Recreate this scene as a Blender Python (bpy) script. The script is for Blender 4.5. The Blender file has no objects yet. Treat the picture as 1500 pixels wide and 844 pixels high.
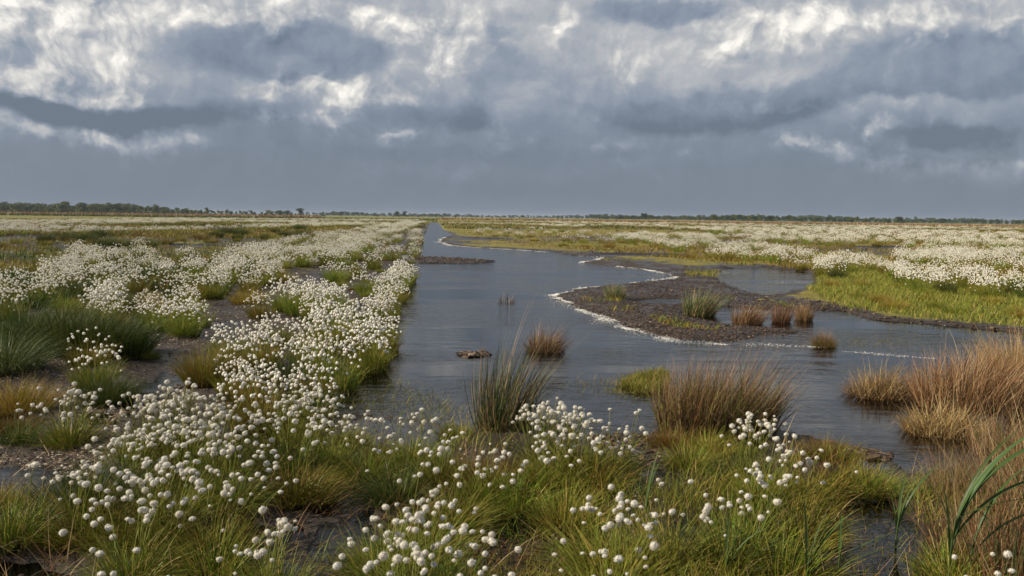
import bpy, math, random
import numpy as np
from mathutils import Matrix, Vector

R = np.random.default_rng(7)
random.seed(7)
sc = bpy.context.scene
COL = sc.collection

# ------------------------------------------------------------------ camera
F = 1299.0
CAM_H = 1.7
PITCH = math.radians(4.577)
ROLL = math.radians(0.70)
cam_d = bpy.data.cameras.new('camera')
cam_d.sensor_width = 36.0
cam_d.lens = 36.0 * F / 1500.0
cam_d.clip_start = 0.05
cam_d.clip_end = 20000
cam = bpy.data.objects.new('camera', cam_d)
COL.objects.link(cam)
RM = Matrix.Rotation(math.pi / 2 - PITCH, 4, 'X') @ Matrix.Rotation(ROLL, 4, 'Z')
cam.matrix_world = Matrix.Translation((0, 0, CAM_H)) @ RM
sc.camera = cam
R3 = np.array(RM.to_3x3())


def ray(px, py):
    d = R3 @ np.array([(px - 750.0) / F, -(py - 422.0) / F, -1.0])
    return d / np.linalg.norm(d)


def at(px, py, z=0.0):
    """point on the level plane z seen at a photograph position"""
    d = ray(px, py)
    if d[2] > -0.0006:
        d[2] = -0.0006
    t = (z - CAM_H) / d[2]
    return np.array([d[0] * t, d[1] * t])


def poly(pts, z=0.0):
    return np.array([at(x, y, z) for x, y in pts])


# ------------------------------------------------------------------ noise, polygons
def _hash(ix, iy, seed):
    h = (ix.astype(np.int64) * 374761393 + iy.astype(np.int64) * 668265263 + seed * 1442695041) & 0x7fffffff
    h = ((h ^ (h >> 13)) * 1274126177) & 0x7fffffff
    return ((h ^ (h >> 16)) & 0xffff) / 65535.0


def vnoise(x, y, seed=0):
    x = np.asarray(x, float); y = np.asarray(y, float)
    ix = np.floor(x); iy = np.floor(y)
    fx = x - ix; fy = y - iy
    fx = fx * fx * (3 - 2 * fx); fy = fy * fy * (3 - 2 * fy)
    a = _hash(ix, iy, seed); b = _hash(ix + 1, iy, seed)
    c = _hash(ix, iy + 1, seed); d = _hash(ix + 1, iy + 1, seed)
    return a + (b - a) * fx + (c - a) * fy + (a - b - c + d) * fx * fy


def fbm(x, y, seed=0, oct=4):
    s = 0; amp = .5; tot = 0
    for k in range(oct):
        s = s + amp * vnoise(x * 2 ** k + 17.3 * k, y * 2 ** k - 9.1 * k, seed + k)
        tot += amp; amp *= .5
    return s / tot


def poly_sd(P, poly_):
    """signed distance to a polygon, negative inside"""
    n = len(poly_)
    d2 = np.full(len(P), 1e18)
    inside = np.zeros(len(P), bool)
    for i in range(n):
        a = poly_[i]; b = poly_[(i + 1) % n]
        e = b - a
        w = P - a
        t = np.clip((w @ e) / (e @ e + 1e-12), 0, 1)
        q = w - t[:, None] * e
        d2 = np.minimum(d2, (q * q).sum(1))
        c = ((a[1] <= P[:, 1]) & (P[:, 1] < b[1])) | ((b[1] <= P[:, 1]) & (P[:, 1] < a[1]))
        with np.errstate(divide='ignore', invalid='ignore'):
            xc = a[0] + (P[:, 1] - a[1]) / (b[1] - a[1]) * (b[0] - a[0])
        inside ^= c & (P[:, 0] < xc)
    d = np.sqrt(d2)
    return np.where(inside, -d, d)


def inside(P, poly_):
    return poly_sd(P, poly_) < 0


# ------------------------------------------------------------------ water outlines
W_MAIN = poly([(630, 326), (641, 326), (650, 336), (664, 344), (648, 350), (645, 354), (662, 359), (690, 362),
               (745, 364.5), (800, 368.5), (835, 374), (880, 376.5), (890, 379.5), (852, 385), (900, 389.5), (955, 396),
               (990, 403), (997, 407), (975, 411), (935, 415), (880, 420), (840, 425), (820, 432), (824, 439),
               (850, 450), (885, 463), (925, 477), (965, 489), (1010, 497), (1060, 498), (1110, 492), (1160, 490),
               (1172, 485), (1120, 481), (1060, 477), (1010, 466), (1030, 452), (1060, 449), (1110, 452), (1160, 455), (1230, 455),
               (1255, 461), (1280, 468), (1320, 472), (1370, 476), (1420, 480), (1480, 487), (1560, 494), (1580, 510),
               (1500, 540), (1455, 570), (1430, 605), (1425, 650), (1400, 690), (1330, 694), (1300, 674), (1240, 660),
               (1200, 646), (1150, 632), (1100, 626), (1000, 632), (960, 634), (900, 636), (860, 640), (835, 624),
               (800, 612), (745, 624), (690, 630), (600, 614), (500, 603), (480, 594), (510, 572), (533, 540),
               (556, 500), (573, 460), (587, 430), (602, 405), (611, 383), (617, 360), (622, 345)])
W_POOL = poly([(1062, 394), (1120, 392), (1180, 398), (1196, 405), (1190, 418), (1150, 430), (1125, 434), (1085, 428),
               (1065, 420), (1046, 405)])
W_SMALL = [poly([(928, 440), (975, 437), (1010, 439), (1000, 446), (940, 446)]),
           poly([(1000, 455), (1040, 455), (1060, 468), (1010, 466)]),
           poly([(-60, 346), (60, 345), (70, 350), (-60, 353)]),
           poly([(300, 335), (400, 331), (400, 333), (310, 338)]),
           poly([(250, 360), (320, 358), (320, 362), (250, 365)]),
           poly([(655, 348), (740, 350), (740, 353), (690, 353)]),
           poly([(860, 372), (1010, 374), (1000, 378), (880, 376)]),
           poly([(1250, 362), (1330, 362), (1320, 366), (1260, 366)]),
           poly([(560, 690), (520, 670), (470, 690), (490, 720), (540, 730)]),
           poly([(635, 735), (720, 726), (820, 735), (835, 765), (800, 795), (720, 805), (660, 790)]),
           poly([(1220, 745), (1300, 735), (1340, 770), (1330, 850), (1240, 860), (1215, 800)]),
           poly([(70, 720), (120, 690), (140, 740), (100, 800), (60, 770)]),
           poly([(470, 770), (540, 750), (550, 800), (500, 830), (455, 815)]),
           poly([(940, 775), (1020, 765), (1040, 850), (960, 870)]),
           poly([(160, 585), (200, 570), (240, 545), (280, 555), (230, 575), (190, 610)]),
           ]
SPIT = poly([(612, 377), (660, 378), (725, 383), (700, 386), (612, 386)])
SPIT2 = poly([(668, 517), (712, 517), (718, 522), (680, 524)])
RIGHT_LAND = poly([(643, 322), (2400, 332), (2400, 500), (1500, 500), (1370, 480), (1280, 472), (1190, 445), (1195, 400),
                   (1060, 388), (1000, 392), (880, 372), (800, 366), (690, 356), (655, 340)])
NEAR_LAND = poly([(-900, 560), (150, 565), (480, 575), (700, 610), (1000, 620), (1300, 660), (1450, 600), (2600, 560), (2600, 1400), (-900, 1400)])
MUD_STRIP = poly([(430, 425), (505, 374), (560, 353), (600, 336), (622, 328), (629, 328), (612, 385), (600, 405), (555, 440), (500, 460)])
SWARD = poly([(1180, 425), (1205, 402), (1250, 396), (1340, 408), (1500, 420), (1700, 425), (1700, 505), (1480, 482), (1380, 474),
              (1270, 460), (1235, 455), (1200, 440)])


def soft(P, poly_, w):
    k = np.clip(.5 - (poly_sd(P, poly_) + (fbm(P[:, 0] * .9, P[:, 1] * .9, 60, 3) - .5) * w) / w, 0, 1)
    return k * k * (3 - 2 * k)


def water_sd(P):
    wob = (fbm(P[:, 0] * 1.3, P[:, 1] * 1.3, 5, 3) - .5)
    wob2 = (fbm(P[:, 0] * 5, P[:, 1] * 5, 15, 3) - .5)
    d = poly_sd(P, W_MAIN)
    d = np.minimum(d, poly_sd(P, W_POOL))
    for w in W_SMALL:
        d = np.minimum(d, poly_sd(P, w))
    d = np.maximum(d, -poly_sd(P, SPIT))
    d = np.maximum(d, -poly_sd(P, SPIT2))
    r = np.hypot(P[:, 0], P[:, 1])
    amp = np.clip(r / 12, .4, 1.6)
    return d + .24 * wob * amp + .18 * wob2 * np.minimum(amp, 1)


def ground_z(P):
    P = np.atleast_2d(P)
    sd = water_sd(P)
    x = P[:, 0]; y = P[:, 1]
    r = np.hypot(x, y)
    near = soft(P, NEAR_LAND, 1.2)
    right = soft(P, RIGHT_LAND, 2.0) * (1 - near)
    b = fbm(x * 1.1, y * 1.1, 31, 4) - .5
    b2 = fbm(x * 6, y * 6, 41, 3) - .5
    mean = near * -.012 + right * .06 + (1 - near - right) * .045
    amp = near * .2 + right * .09 + (1 - near - right) * .16
    land = (mean + amp * b + .05 * b2) * (1 - np.exp(-np.maximum(sd, 0) / .25)) + .012
    fade = np.clip((r - 60) / 60, 0, 1)
    land = land * (1 - fade) + fade * (.05 + .04 * b)
    wat = np.maximum(-.45, sd * .45) - .006
    return np.where(sd > 0, land, wat)


def gz(x, y):
    return float(ground_z(np.array([[x, y]]))[0])


# ------------------------------------------------------------------ node helpers
def new_mat(name):
    m = bpy.data.materials.new(name)
    m.use_nodes = True
    nt = m.node_tree
    nt.nodes.clear()
    return m, nt


class G:
    """small node-graph helper"""
    def __init__(s, nt):
        s.nt = nt

    def n(s, t, **kw):
        x = s.nt.nodes.new(t)
        for k, v in kw.items():
            setattr(x, k, v)
        return x

    def l(s, a, b):
        s.nt.links.new(a, b)

    def setin(s, sock, v):
        if isinstance(v, bpy.types.NodeSocket):
            s.l(v, sock)
        else:
            sock.default_value = v

    def m(s, op, a, b=0.0, c=0.0, clamp=False):
        x = s.n('ShaderNodeMath', operation=op, use_clamp=clamp)
        s.setin(x.inputs[0], a); s.setin(x.inputs[1], b); s.setin(x.inputs[2], c)
        return x.outputs[0]

    def v(s, op, a, b=(0, 0, 0), c=(0, 0, 0)):
        x = s.n('ShaderNodeVectorMath', operation=op)
        s.setin(x.inputs[0], a); s.setin(x.inputs[1], b)
        if op == 'MULTIPLY_ADD':
            s.setin(x.inputs[2], c)
        return x.outputs['Value'] if op in ('LENGTH', 'DOT_PRODUCT') else x.outputs[0]

    def noise(s, vec, scale, detail=4, rough=.55, out='Fac'):
        x = s.n('ShaderNodeTexNoise')
        x.inputs['Scale'].default_value = scale
        x.inputs['Detail'].default_value = detail
        x.inputs['Roughness'].default_value = rough
        s.l(vec, x.inputs['Vector'])
        return x.outputs[out]

    def ramp(s, fac, stops, interp='LINEAR'):
        x = s.n('ShaderNodeValToRGB')
        cr = x.color_ramp
        cr.interpolation = interp
        while len(cr.elements) > 1:
            cr.elements.remove(cr.elements[0])
        cr.elements[0].position = stops[0][0]
        cr.elements[0].color = (*stops[0][1], 1)
        for p, c in stops[1:]:
            e = cr.elements.new(p); e.color = (*c, 1)
        s.l(fac, x.inputs[0])
        return x.outputs[0]

    def mix(s, f, a, b, blend='MIX'):
        x = s.n('ShaderNodeMix', data_type='RGBA', blend_type=blend)
        s.setin(x.inputs['Factor'], f)
        for sock, val in ((x.inputs[6], a), (x.inputs[7], b)):
            if isinstance(val, tuple):
                val = (*val, 1) if len(val) == 3 else val
            s.setin(sock, val)
        return x.outputs[2]

    def mrange(s, v_, a, b, c, d, interp='SMOOTHSTEP'):
        x = s.n('ShaderNodeMapRange', interpolation_type=interp)
        s.setin(x.inputs[0], v_)
        for k, q in enumerate((a, b, c, d)):
            x.inputs[1 + k].default_value = q
        return x.outputs[0]


def leaf_mat(name, base, mid, tip, alt, trans=.2, rough=.5):
    """blades: colour runs from the dead base to the tip; every blade and every plant differs a little"""
    m, nt = new_mat(name)
    g = G(nt)
    t = g.n('ShaderNodeAttribute', attribute_name='along').outputs['Fac']
    r = g.n('ShaderNodeAttribute', attribute_name='rnd').outputs['Fac']
    oi = g.n('ShaderNodeObjectInfo').outputs['Random']
    c = g.ramp(t, [(0, base), (.28, mid), (.75, mid), (1, tip)])
    c = g.mix(g.mrange(r, .72, .8, 0, 1), c, alt)
    hs = g.n('ShaderNodeHueSaturation')
    g.l(c, hs.inputs['Color'])
    g.l(g.mrange(oi, 0, 1, .478, .515, 'LINEAR'), hs.inputs['Hue'])
    k = g.m('MULTIPLY_ADD', r, .7, .62)
    k2 = g.m('MULTIPLY_ADD', oi, .35, .82)
    g.l(g.m('MULTIPLY', k, k2), hs.inputs['Value'])
    p = g.n('ShaderNodeBsdfPrincipled')
    g.l(hs.outputs[0], p.inputs['Base Color'])
    p.inputs['Roughness'].default_value = rough
    p.inputs['Specular IOR Level'].default_value = .2
    tr = g.n('ShaderNodeBsdfTranslucent')
    g.l(hs.outputs[0], tr.inputs['Color'])
    ms = g.n('ShaderNodeMixShader')
    ms.inputs[0].default_value = trans
    g.l(p.outputs[0], ms.inputs[1]); g.l(tr.outputs[0], ms.inputs[2])
    o = g.n('ShaderNodeOutputMaterial')
    g.l(ms.outputs[0], o.inputs['Surface'])
    return m


M = {}
M['leaf_green'] = leaf_mat('leaf_green', (.06, .042, .015), (.14, .195, .018), (.38, .36, .055), (.25, .20, .04))
M['leaf_olive'] = leaf_mat('leaf_olive', (.07, .04, .015), (.18, .185, .02), (.39, .34, .055), (.26, .17, .04))
M['leaf_dark'] = leaf_mat('leaf_dark', (.045, .03, .012), (.05, .082, .013), (.095, .13, .024), (.09, .09, .02))
M['leaf_blue'] = leaf_mat('leaf_blue', (.05, .04, .02), (.075, .115, .032), (.15, .19, .065), (.13, .14, .045))
M['leaf_ochre'] = leaf_mat('leaf_ochre', (.09, .05, .02), (.27, .22, .03), (.42, .34, .07), (.30, .18, .05))
M['leaf_rust'] = leaf_mat('leaf_rust', (.09, .035, .012), (.17, .085, .02), (.20, .15, .035), (.12, .13, .02))
M['rush_green'] = leaf_mat('rush_green', (.07, .055, .022), (.085, .125, .04), (.20, .20, .10), (.26, .19, .10), .12)
M['rush_mixed'] = leaf_mat('rush_mixed', (.04, .026, .012), (.18, .115, .048), (.36, .235, .13), (.11, .14, .033), .15)
M['rush_brown'] = leaf_mat('rush_brown', (.05, .028, .014), (.26, .145, .058), (.43, .275, .145), (.36, .27, .14), .15)
M['rush_dead'] = leaf_mat('rush_dead', (.04, .022, .013), (.19, .105, .055), (.36, .24, .15), (.12, .07, .04), .12)
M['reed_leaf'] = leaf_mat('reed_leaf', (.07, .11, .03), (.072, .122, .036), (.17, .185, .07), (.12, .145, .045), .25, .42)
M['moss'] = leaf_mat('moss', (.12, .07, .02), (.17, .19, .025), (.24, .25, .04), (.30, .15, .03))
M['sward'] = leaf_mat('sward', (.10, .08, .02), (.18, .205, .024), (.29, .29, .05), (.27, .21, .05))
M['sward_yellow'] = leaf_mat('sward_yellow', (.11, .075, .025), (.25, .215, .03), (.36, .30, .06), (.28, .17, .05))
M['stem'] = leaf_mat('stem', (.10, .11, .02), (.16, .18, .03), (.24, .21, .06), (.25, .18, .06), .1)


def cotton_mat():
    m, nt = new_mat('cotton_down')
    g = G(nt)
    tc = g.n('ShaderNodeTexCoord')
    n = g.noise(tc.outputs['Object'], 120, 3)
    oi = g.n('ShaderNodeObjectInfo').outputs['Random']
    c = g.mix(g.mrange(n, .35, .7, 0, 1), (.80, .765, .67), (.90, .875, .82))
    c = g.mix(g.mrange(oi, .75, 1, 0, .55), c, (.74, .67, .53))
    p = g.n('ShaderNodeBsdfPrincipled')
    g.l(c, p.inputs['Base Color'])
    p.inputs['Roughness'].default_value = .95
    p.inputs['Specular IOR Level'].default_value = .05
    b = g.n('ShaderNodeBump'); b.inputs['Strength'].default_value = .5; b.inputs['Distance'].default_value = .004
    g.l(n, b.inputs['Height']); g.l(b.outputs[0], p.inputs['Normal'])
    tr = g.n('ShaderNodeBsdfTranslucent'); g.l(c, tr.inputs['Color'])
    ms = g.n('ShaderNodeMixShader'); ms.inputs[0].default_value = .3
    g.l(p.outputs[0], ms.inputs[1]); g.l(tr.outputs[0], ms.inputs[2])
    o = g.n('ShaderNodeOutputMaterial'); g.l(ms.outputs[0], o.inputs['Surface'])
    return m


M['cotton'] = cotton_mat()


def simple_mat(name, c1, c2, scale, rough=.8, spec=.3, bump=.4, dist=.02):
    m, nt = new_mat(name)
    g = G(nt)
    tc = g.n('ShaderNodeTexCoord')
    n = g.noise(tc.outputs['Object'], scale, 6, .65)
    c = g.ramp(n, [(.3, c1), (.7, c2)])
    p = g.n('ShaderNodeBsdfPrincipled')
    g.l(c, p.inputs['Base Color'])
    p.inputs['Roughness'].default_value = rough
    p.inputs['Specular IOR Level'].default_value = spec
    b = g.n('ShaderNodeBump'); b.inputs['Strength'].default_value = bump; b.inputs['Distance'].default_value = dist
    g.l(n, b.inputs['Height']); g.l(b.outputs[0], p.inputs['Normal'])
    o = g.n('ShaderNodeOutputMaterial'); g.l(p.outputs[0], o.inputs['Surface'])
    return m


def rnd_mat(name, stops, rough=.8, spec=.3, trans=0):
    """pieces coloured one by one from the per-piece random attribute"""
    m, nt = new_mat(name)
    g = G(nt)
    r = g.n('ShaderNodeAttribute', attribute_name='rnd').outputs['Fac']
    c = g.ramp(r, stops)
    p = g.n('ShaderNodeBsdfPrincipled')
    g.l(c, p.inputs['Base Color'])
    p.inputs['Roughness'].default_value = rough
    p.inputs['Specular IOR Level'].default_value = spec
    o = g.n('ShaderNodeOutputMaterial')
    if trans:
        tr = g.n('ShaderNodeBsdfTranslucent'); g.l(c, tr.inputs['Color'])
        ms = g.n('ShaderNodeMixShader'); ms.inputs[0].default_value = trans
        g.l(p.outputs[0], ms.inputs[1]); g.l(tr.outputs[0], ms.inputs[2])
        g.l(ms.outputs[0], o.inputs['Surface'])
    else:
        g.l(p.outputs[0], o.inputs['Surface'])
    return m


M['debris'] = rnd_mat('peat_debris', [(0, (.016, .010, .007)), (.55, (.048, .028, .017)), (.88, (.13, .08, .048)), (1, (.27, .20, .14))], .6, .4)
M['litter'] = rnd_mat('litter', [(0, (.12, .075, .045)), (.5, (.3, .23, .15)), (1, (.6, .54, .44))], .85, .2)
M['foam'] = rnd_mat('foam', [(0, (.55, .52, .46)), (1, (.85, .84, .8))], .9, .1)
M['tree_leaf'] = rnd_mat('tree_leaf', [(0, (.05, .07, .018)), (.5, (.10, .125, .028)), (1, (.17, .17, .04))], .7, .2, .2)
M['tree_leaf_dark'] = rnd_mat('tree_leaf_dark', [(0, (.025, .045, .018)), (.5, (.045, .075, .025)), (1, (.085, .115, .035))], .7, .2, .15)
M['bark'] = simple_mat('bark', (.07, .05, .035), (.14, .105, .08), 6)
M['twig'] = simple_mat('dead_twig', (.12, .085, .06), (.25, .19, .14), 20)


def ground_mat():
    m, nt = new_mat('peat_ground')
    g = G(nt)
    geo = g.n('ShaderNodeNewGeometry').outputs['Position']
    veg = g.n('ShaderNodeAttribute', attribute_name='veg').outputs['Fac']
    hue = g.n('ShaderNodeAttribute', attribute_name='hue').outputs['Fac']
    n1 = g.noise(geo, 1.1, 6, .6)
    n2 = g.noise(geo, 9, 5, .65)
    n3 = g.noise(geo, 60, 4, .7)
    n0 = g.noise(geo, .09, 5, .6)
    peat = g.ramp(n2, [(.25, (.018, .012, .009)), (.5, (.036, .024, .016)), (.72, (.075, .050, .034))])
    peat = g.mix(g.mrange(n3, .57, .74, 0, .45), peat, (.15, .105, .075))
    peat = g.mix(g.mrange(n0, .48, .68, 0, .3), peat, (.08, .054, .038))
    green = g.ramp(n2, [(.25, (.06, .06, .012)), (.5, (.15, .155, .02)), (.75, (.22, .22, .04))])
    ochre = g.ramp(n2, [(.25, (.11, .055, .015)), (.5, (.22, .175, .028)), (.75, (.33, .27, .05))])
    mossc = g.mix(hue, green, ochre)
    f = g.m('ADD', veg, g.m('MULTIPLY', g.m('SUBTRACT', n1, .5), 1.1))
    f = g.m('ADD', f, g.m('MULTIPLY', g.m('SUBTRACT', n2, .5), .7))
    f = g.mrange(f, .42, .62, 0, 1)
    c = g.mix(f, peat, mossc)
    p = g.n('ShaderNodeBsdfPrincipled')
    g.l(c, p.inputs['Base Color'])
    wet = g.mrange(n1, .38, .62, .25, .8)
    g.l(g.m('MAXIMUM', wet, g.m('MULTIPLY', f, .85)), p.inputs['Roughness'])
    p.inputs['Specular IOR Level'].default_value = .4
    b = g.n('ShaderNodeBump'); b.inputs['Strength'].default_value = 1.0; b.inputs['Distance'].default_value = .05
    g.l(g.m('ADD', n2, g.m('MULTIPLY', n3, .45)), b.inputs['Height'])
    g.l(b.outputs[0], p.inputs['Normal'])
    o = g.n('ShaderNodeOutputMaterial'); g.l(p.outputs[0], o.inputs['Surface'])
    return m


M['ground'] = ground_mat()


def water_mat():
    m, nt = new_mat('bog_water')
    g = G(nt)
    geo = g.n('ShaderNodeNewGeometry').outputs['Position']
    w1 = g.noise(g.v('MULTIPLY', geo, (2.2, 6.5, 1)), 1.0, 3, .5)
    w2 = g.noise(g.v('MULTIPLY', geo, (9, 24, 1)), 1.0, 2, .5)
    calm = g.mrange(g.noise(g.v('MULTIPLY', geo, (.5, 1.1, 1)), .4, 4), .40, .60, .08, 1)
    h = g.m('MULTIPLY', g.m('ADD', w1, g.m('MULTIPLY', w2, .3)), calm)
    b = g.n('ShaderNodeBump'); b.inputs['Strength'].default_value = .5; b.inputs['Distance'].default_value = .04
    g.l(h, b.inputs['Height'])
    fr = g.n('ShaderNodeFresnel'); fr.inputs['IOR'].default_value = 1.42
    g.l(b.outputs[0], fr.inputs['Normal'])
    gl = g.n('ShaderNodeBsdfGlossy'); gl.inputs['Roughness'].default_value = .08
    g.l(b.outputs[0], gl.inputs['Normal'])
    tr = g.n('ShaderNodeBsdfTransparent'); tr.inputs['Color'].default_value = (.42, .29, .17, 1)
    ms = g.n('ShaderNodeMixShader')
    g.l(fr.outputs[0], ms.inputs[0]); g.l(tr.outputs[0], ms.inputs[1]); g.l(gl.outputs[0], ms.inputs[2])
    o = g.n('ShaderNodeOutputMaterial'); g.l(ms.outputs[0], o.inputs['Surface'])
    return m


M['water'] = water_mat()


# ------------------------------------------------------------------ mesh helpers
class Mesh:
    def __init__(s):
        s.V = []; s.F3 = []; s.F4 = []; s.T = []; s.Rn = []; s.n = 0; s.m3 = []; s.m4 = []

    def add(s, V, F, t=None, r=None, mat=0):
        V = np.asarray(V, np.float32).reshape(-1, 3)
        F_ = np.asarray(F, np.int64)
        if len(F_) == 0:
            return
        s.V.append(V)
        s.T.append(np.zeros(len(V), np.float32) if t is None else np.asarray(t, np.float32))
        s.Rn.append(np.full(len(V), .5, np.float32) if r is None else np.broadcast_to(np.asarray(r, np.float32), (len(V),)))
        if F_.shape[1] == 3:
            s.F3.append(F_ + s.n); s.m3.append(np.full(len(F_), mat))
        else:
            s.F4.append(F_ + s.n); s.m4.append(np.full(len(F_), mat))
        s.n += len(V)

    def mesh(s, name, mats, smooth=False):
        me = bpy.data.meshes.new(name)
        V = np.concatenate(s.V)
        f3 = np.concatenate(s.F3) if s.F3 else np.zeros((0, 3), np.int64)
        f4 = np.concatenate(s.F4) if s.F4 else np.zeros((0, 4), np.int64)
        nl = f3.size + f4.size
        me.vertices.add(len(V)); me.vertices.foreach_set('co', V.ravel())
        me.loops.add(nl)
        me.loops.foreach_set('vertex_index', np.concatenate([f3.ravel(), f4.ravel()]).astype(np.int32))
        me.polygons.add(len(f3) + len(f4))
        start = np.concatenate([np.arange(len(f3)) * 3, f3.size + np.arange(len(f4)) * 4]).astype(np.int32)
        me.polygons.foreach_set('loop_start', start)
        mi = np.concatenate(s.m3 + s.m4).astype(np.int32)
        for m_ in mats:
            me.materials.append(m_)
        me.polygons.foreach_set('material_index', mi)
        me.polygons.foreach_set('use_smooth', np.full(len(start), smooth))
        a = me.attributes.new('along', 'FLOAT', 'POINT'); a.data.foreach_set('value', np.concatenate(s.T).astype(np.float32))
        a = me.attributes.new('rnd', 'FLOAT', 'POINT'); a.data.foreach_set('value', np.concatenate(s.Rn).astype(np.float32))
        me.update(calc_edges=True)
        me.validate()
        return me


def ribbons(base, az, th0, th1, L, W, S=4, wind=0.0, pw=1.4, fold=False):
    """N curved blades; returns V, F4, along, rnd"""
    N = len(base)
    az = np.broadcast_to(az, (N,)); L = np.broadcast_to(L, (N,)); W = np.broadcast_to(W, (N,))
    th0 = np.broadcast_to(th0, (N,)); th1 = np.broadcast_to(th1, (N,))
    pos = np.array(base, float).copy()
    sa = R.uniform(0, math.pi, N)
    side = np.stack([np.cos(sa), np.sin(sa), np.zeros(N)], 1)
    V = np.zeros((N, S + 1, 2, 3)); T = np.zeros((N, S + 1, 2))
    wv = np.array([wind, wind * .25, 0])
    for k in range(S + 1):
        t = k / S
        w = W * max(.12, (1 - t ** 1.8)) * .5
        p = pos + np.outer(L * t * t, wv)
        V[:, k, 0] = p - side * w[:, None]
        V[:, k, 1] = p + side * w[:, None]
        T[:, k, :] = t
        th = th0 + (th1 - th0) * ((k + .5) / S) ** pw
        d = np.stack([np.sin(th) * np.cos(az), np.sin(th) * np.sin(az), np.cos(th)], 1)
        pos = pos + d * (L / S)[:, None]
    idx = np.arange(N * (S + 1) * 2).reshape(N, S + 1, 2)
    Fq = np.stack([idx[:, :-1, 0], idx[:, :-1, 1], idx[:, 1:, 1], idx[:, 1:, 0]], -1).reshape(-1, 4)
    rn = np.repeat(R.random(N), (S + 1) * 2)
    return V.reshape(-1, 3), Fq, T.ravel(), rn


def ico(sub):
    t = (1 + 5 ** .5) / 2
    V = [(-1, t, 0), (1, t, 0), (-1, -t, 0), (1, -t, 0), (0, -1, t), (0, 1, t), (0, -1, -t), (0, 1, -t), (t, 0, -1), (t, 0, 1), (-t, 0, -1), (-t, 0, 1)]
    Fc = [(0, 11, 5), (0, 5, 1), (0, 1, 7), (0, 7, 10), (0, 10, 11), (1, 5, 9), (5, 11, 4), (11, 10, 2), (10, 7, 6), (7, 1, 8), (3, 9, 4), (3, 4, 2), (3, 2, 6), (3, 6, 8), (3, 8, 9), (4, 9, 5), (2, 4, 11), (6, 2, 10), (8, 6, 7), (9, 8, 1)]
    V = [np.array(v, float) / np.linalg.norm(v) for v in V]
    for _ in range(sub):
        cache = {}; nf = []

        def mid(a, b):
            k = (min(a, b), max(a, b))
            if k not in cache:
                v = V[a] + V[b]; V.append(v / np.linalg.norm(v)); cache[k] = len(V) - 1
            return cache[k]
        for a, b, c in Fc:
            ab, bc, ca = mid(a, b), mid(b, c), mid(c, a)
            nf += [(a, ab, ca), (b, bc, ab), (c, ca, bc), (ab, bc, ca)]
        Fc = nf
    return np.array(V), np.array(Fc)


ICO0, ICO1, ICO2 = ico(0), ico(1), ico(2)
OCT = (np.array([(1, 0, 0), (-1, 0, 0), (0, 1, 0), (0, -1, 0), (0, 0, 1), (0, 0, -1)], float),
       np.array([(0, 2, 4), (2, 1, 4), (1, 3, 4), (3, 0, 4), (2, 0, 5), (1, 2, 5), (3, 1, 5), (0, 3, 5)]))


def many(shape, pos, scale, rough=.12, rnd=None):
    """N copies of a small closed shape as arrays"""
    V0, F0 = shape
    N = len(pos)
    s = np.broadcast_to(scale, (N, 3)) if np.ndim(scale) == 2 else np.repeat(np.asarray(np.broadcast_to(scale, (N,)))[:, None], 3, 1)
    a = R.uniform(0, 2 * math.pi, N)
    ca, sa = np.cos(a), np.sin(a)
    V = V0[None] * (1 + rough * R.normal(size=(N, len(V0), 1)))
    X = V[..., 0] * ca[:, None] - V[..., 1] * sa[:, None]
    Y = V[..., 0] * sa[:, None] + V[..., 1] * ca[:, None]
    V = np.stack([X, Y, V[..., 2]], -1) * s[:, None, :] + np.asarray(pos)[:, None, :]
    Fi = F0[None] + (np.arange(N) * len(V0))[:, None, None]
    rn = np.repeat(R.random(N) if rnd is None else rnd, len(V0))
    return V.reshape(-1, 3), Fi.reshape(-1, F0.shape[1]), np.zeros(N * len(V0)), rn


def disc(N, rad):
    a = R.uniform(0, 2 * math.pi, N); q = np.sqrt(R.random(N)) * rad
    return q * np.cos(a), q * np.sin(a), a


# ------------------------------------------------------------------ objects
def obj(name, me, parent=None, loc=(0, 0, 0), rz=0.0, s=1.0):
    o = bpy.data.objects.new(name, me)
    COL.objects.link(o)
    o.location = loc
    o.rotation_euler = (0, 0, rz)
    o.scale = s if isinstance(s, (tuple, list)) else (s, s, s)
    if parent:
        o.parent = parent
    return o


def tag(o, label, cat, group=None):
    o['label'] = label; o['category'] = cat
    if group:
        o['group'] = group
    return o


def stuff(o, label=None):
    o['kind'] = 'stuff'
    if label:
        o['label'] = label; o['category'] = 'ground cover'
    return o


ORD = ['first', 'second', 'third', 'fourth', 'fifth', 'sixth', 'seventh', 'eighth', 'ninth', 'tenth', 'eleventh', 'twelfth',
       'thirteenth', 'fourteenth', 'fifteenth', 'sixteenth', 'seventeenth', 'eighteenth', 'nineteenth', 'twentieth']
ORD += ['twenty-' + w for w in ORD[:9]] + ['thirtieth'] + ['thirty-' + w for w in ORD[:9]]

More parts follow.
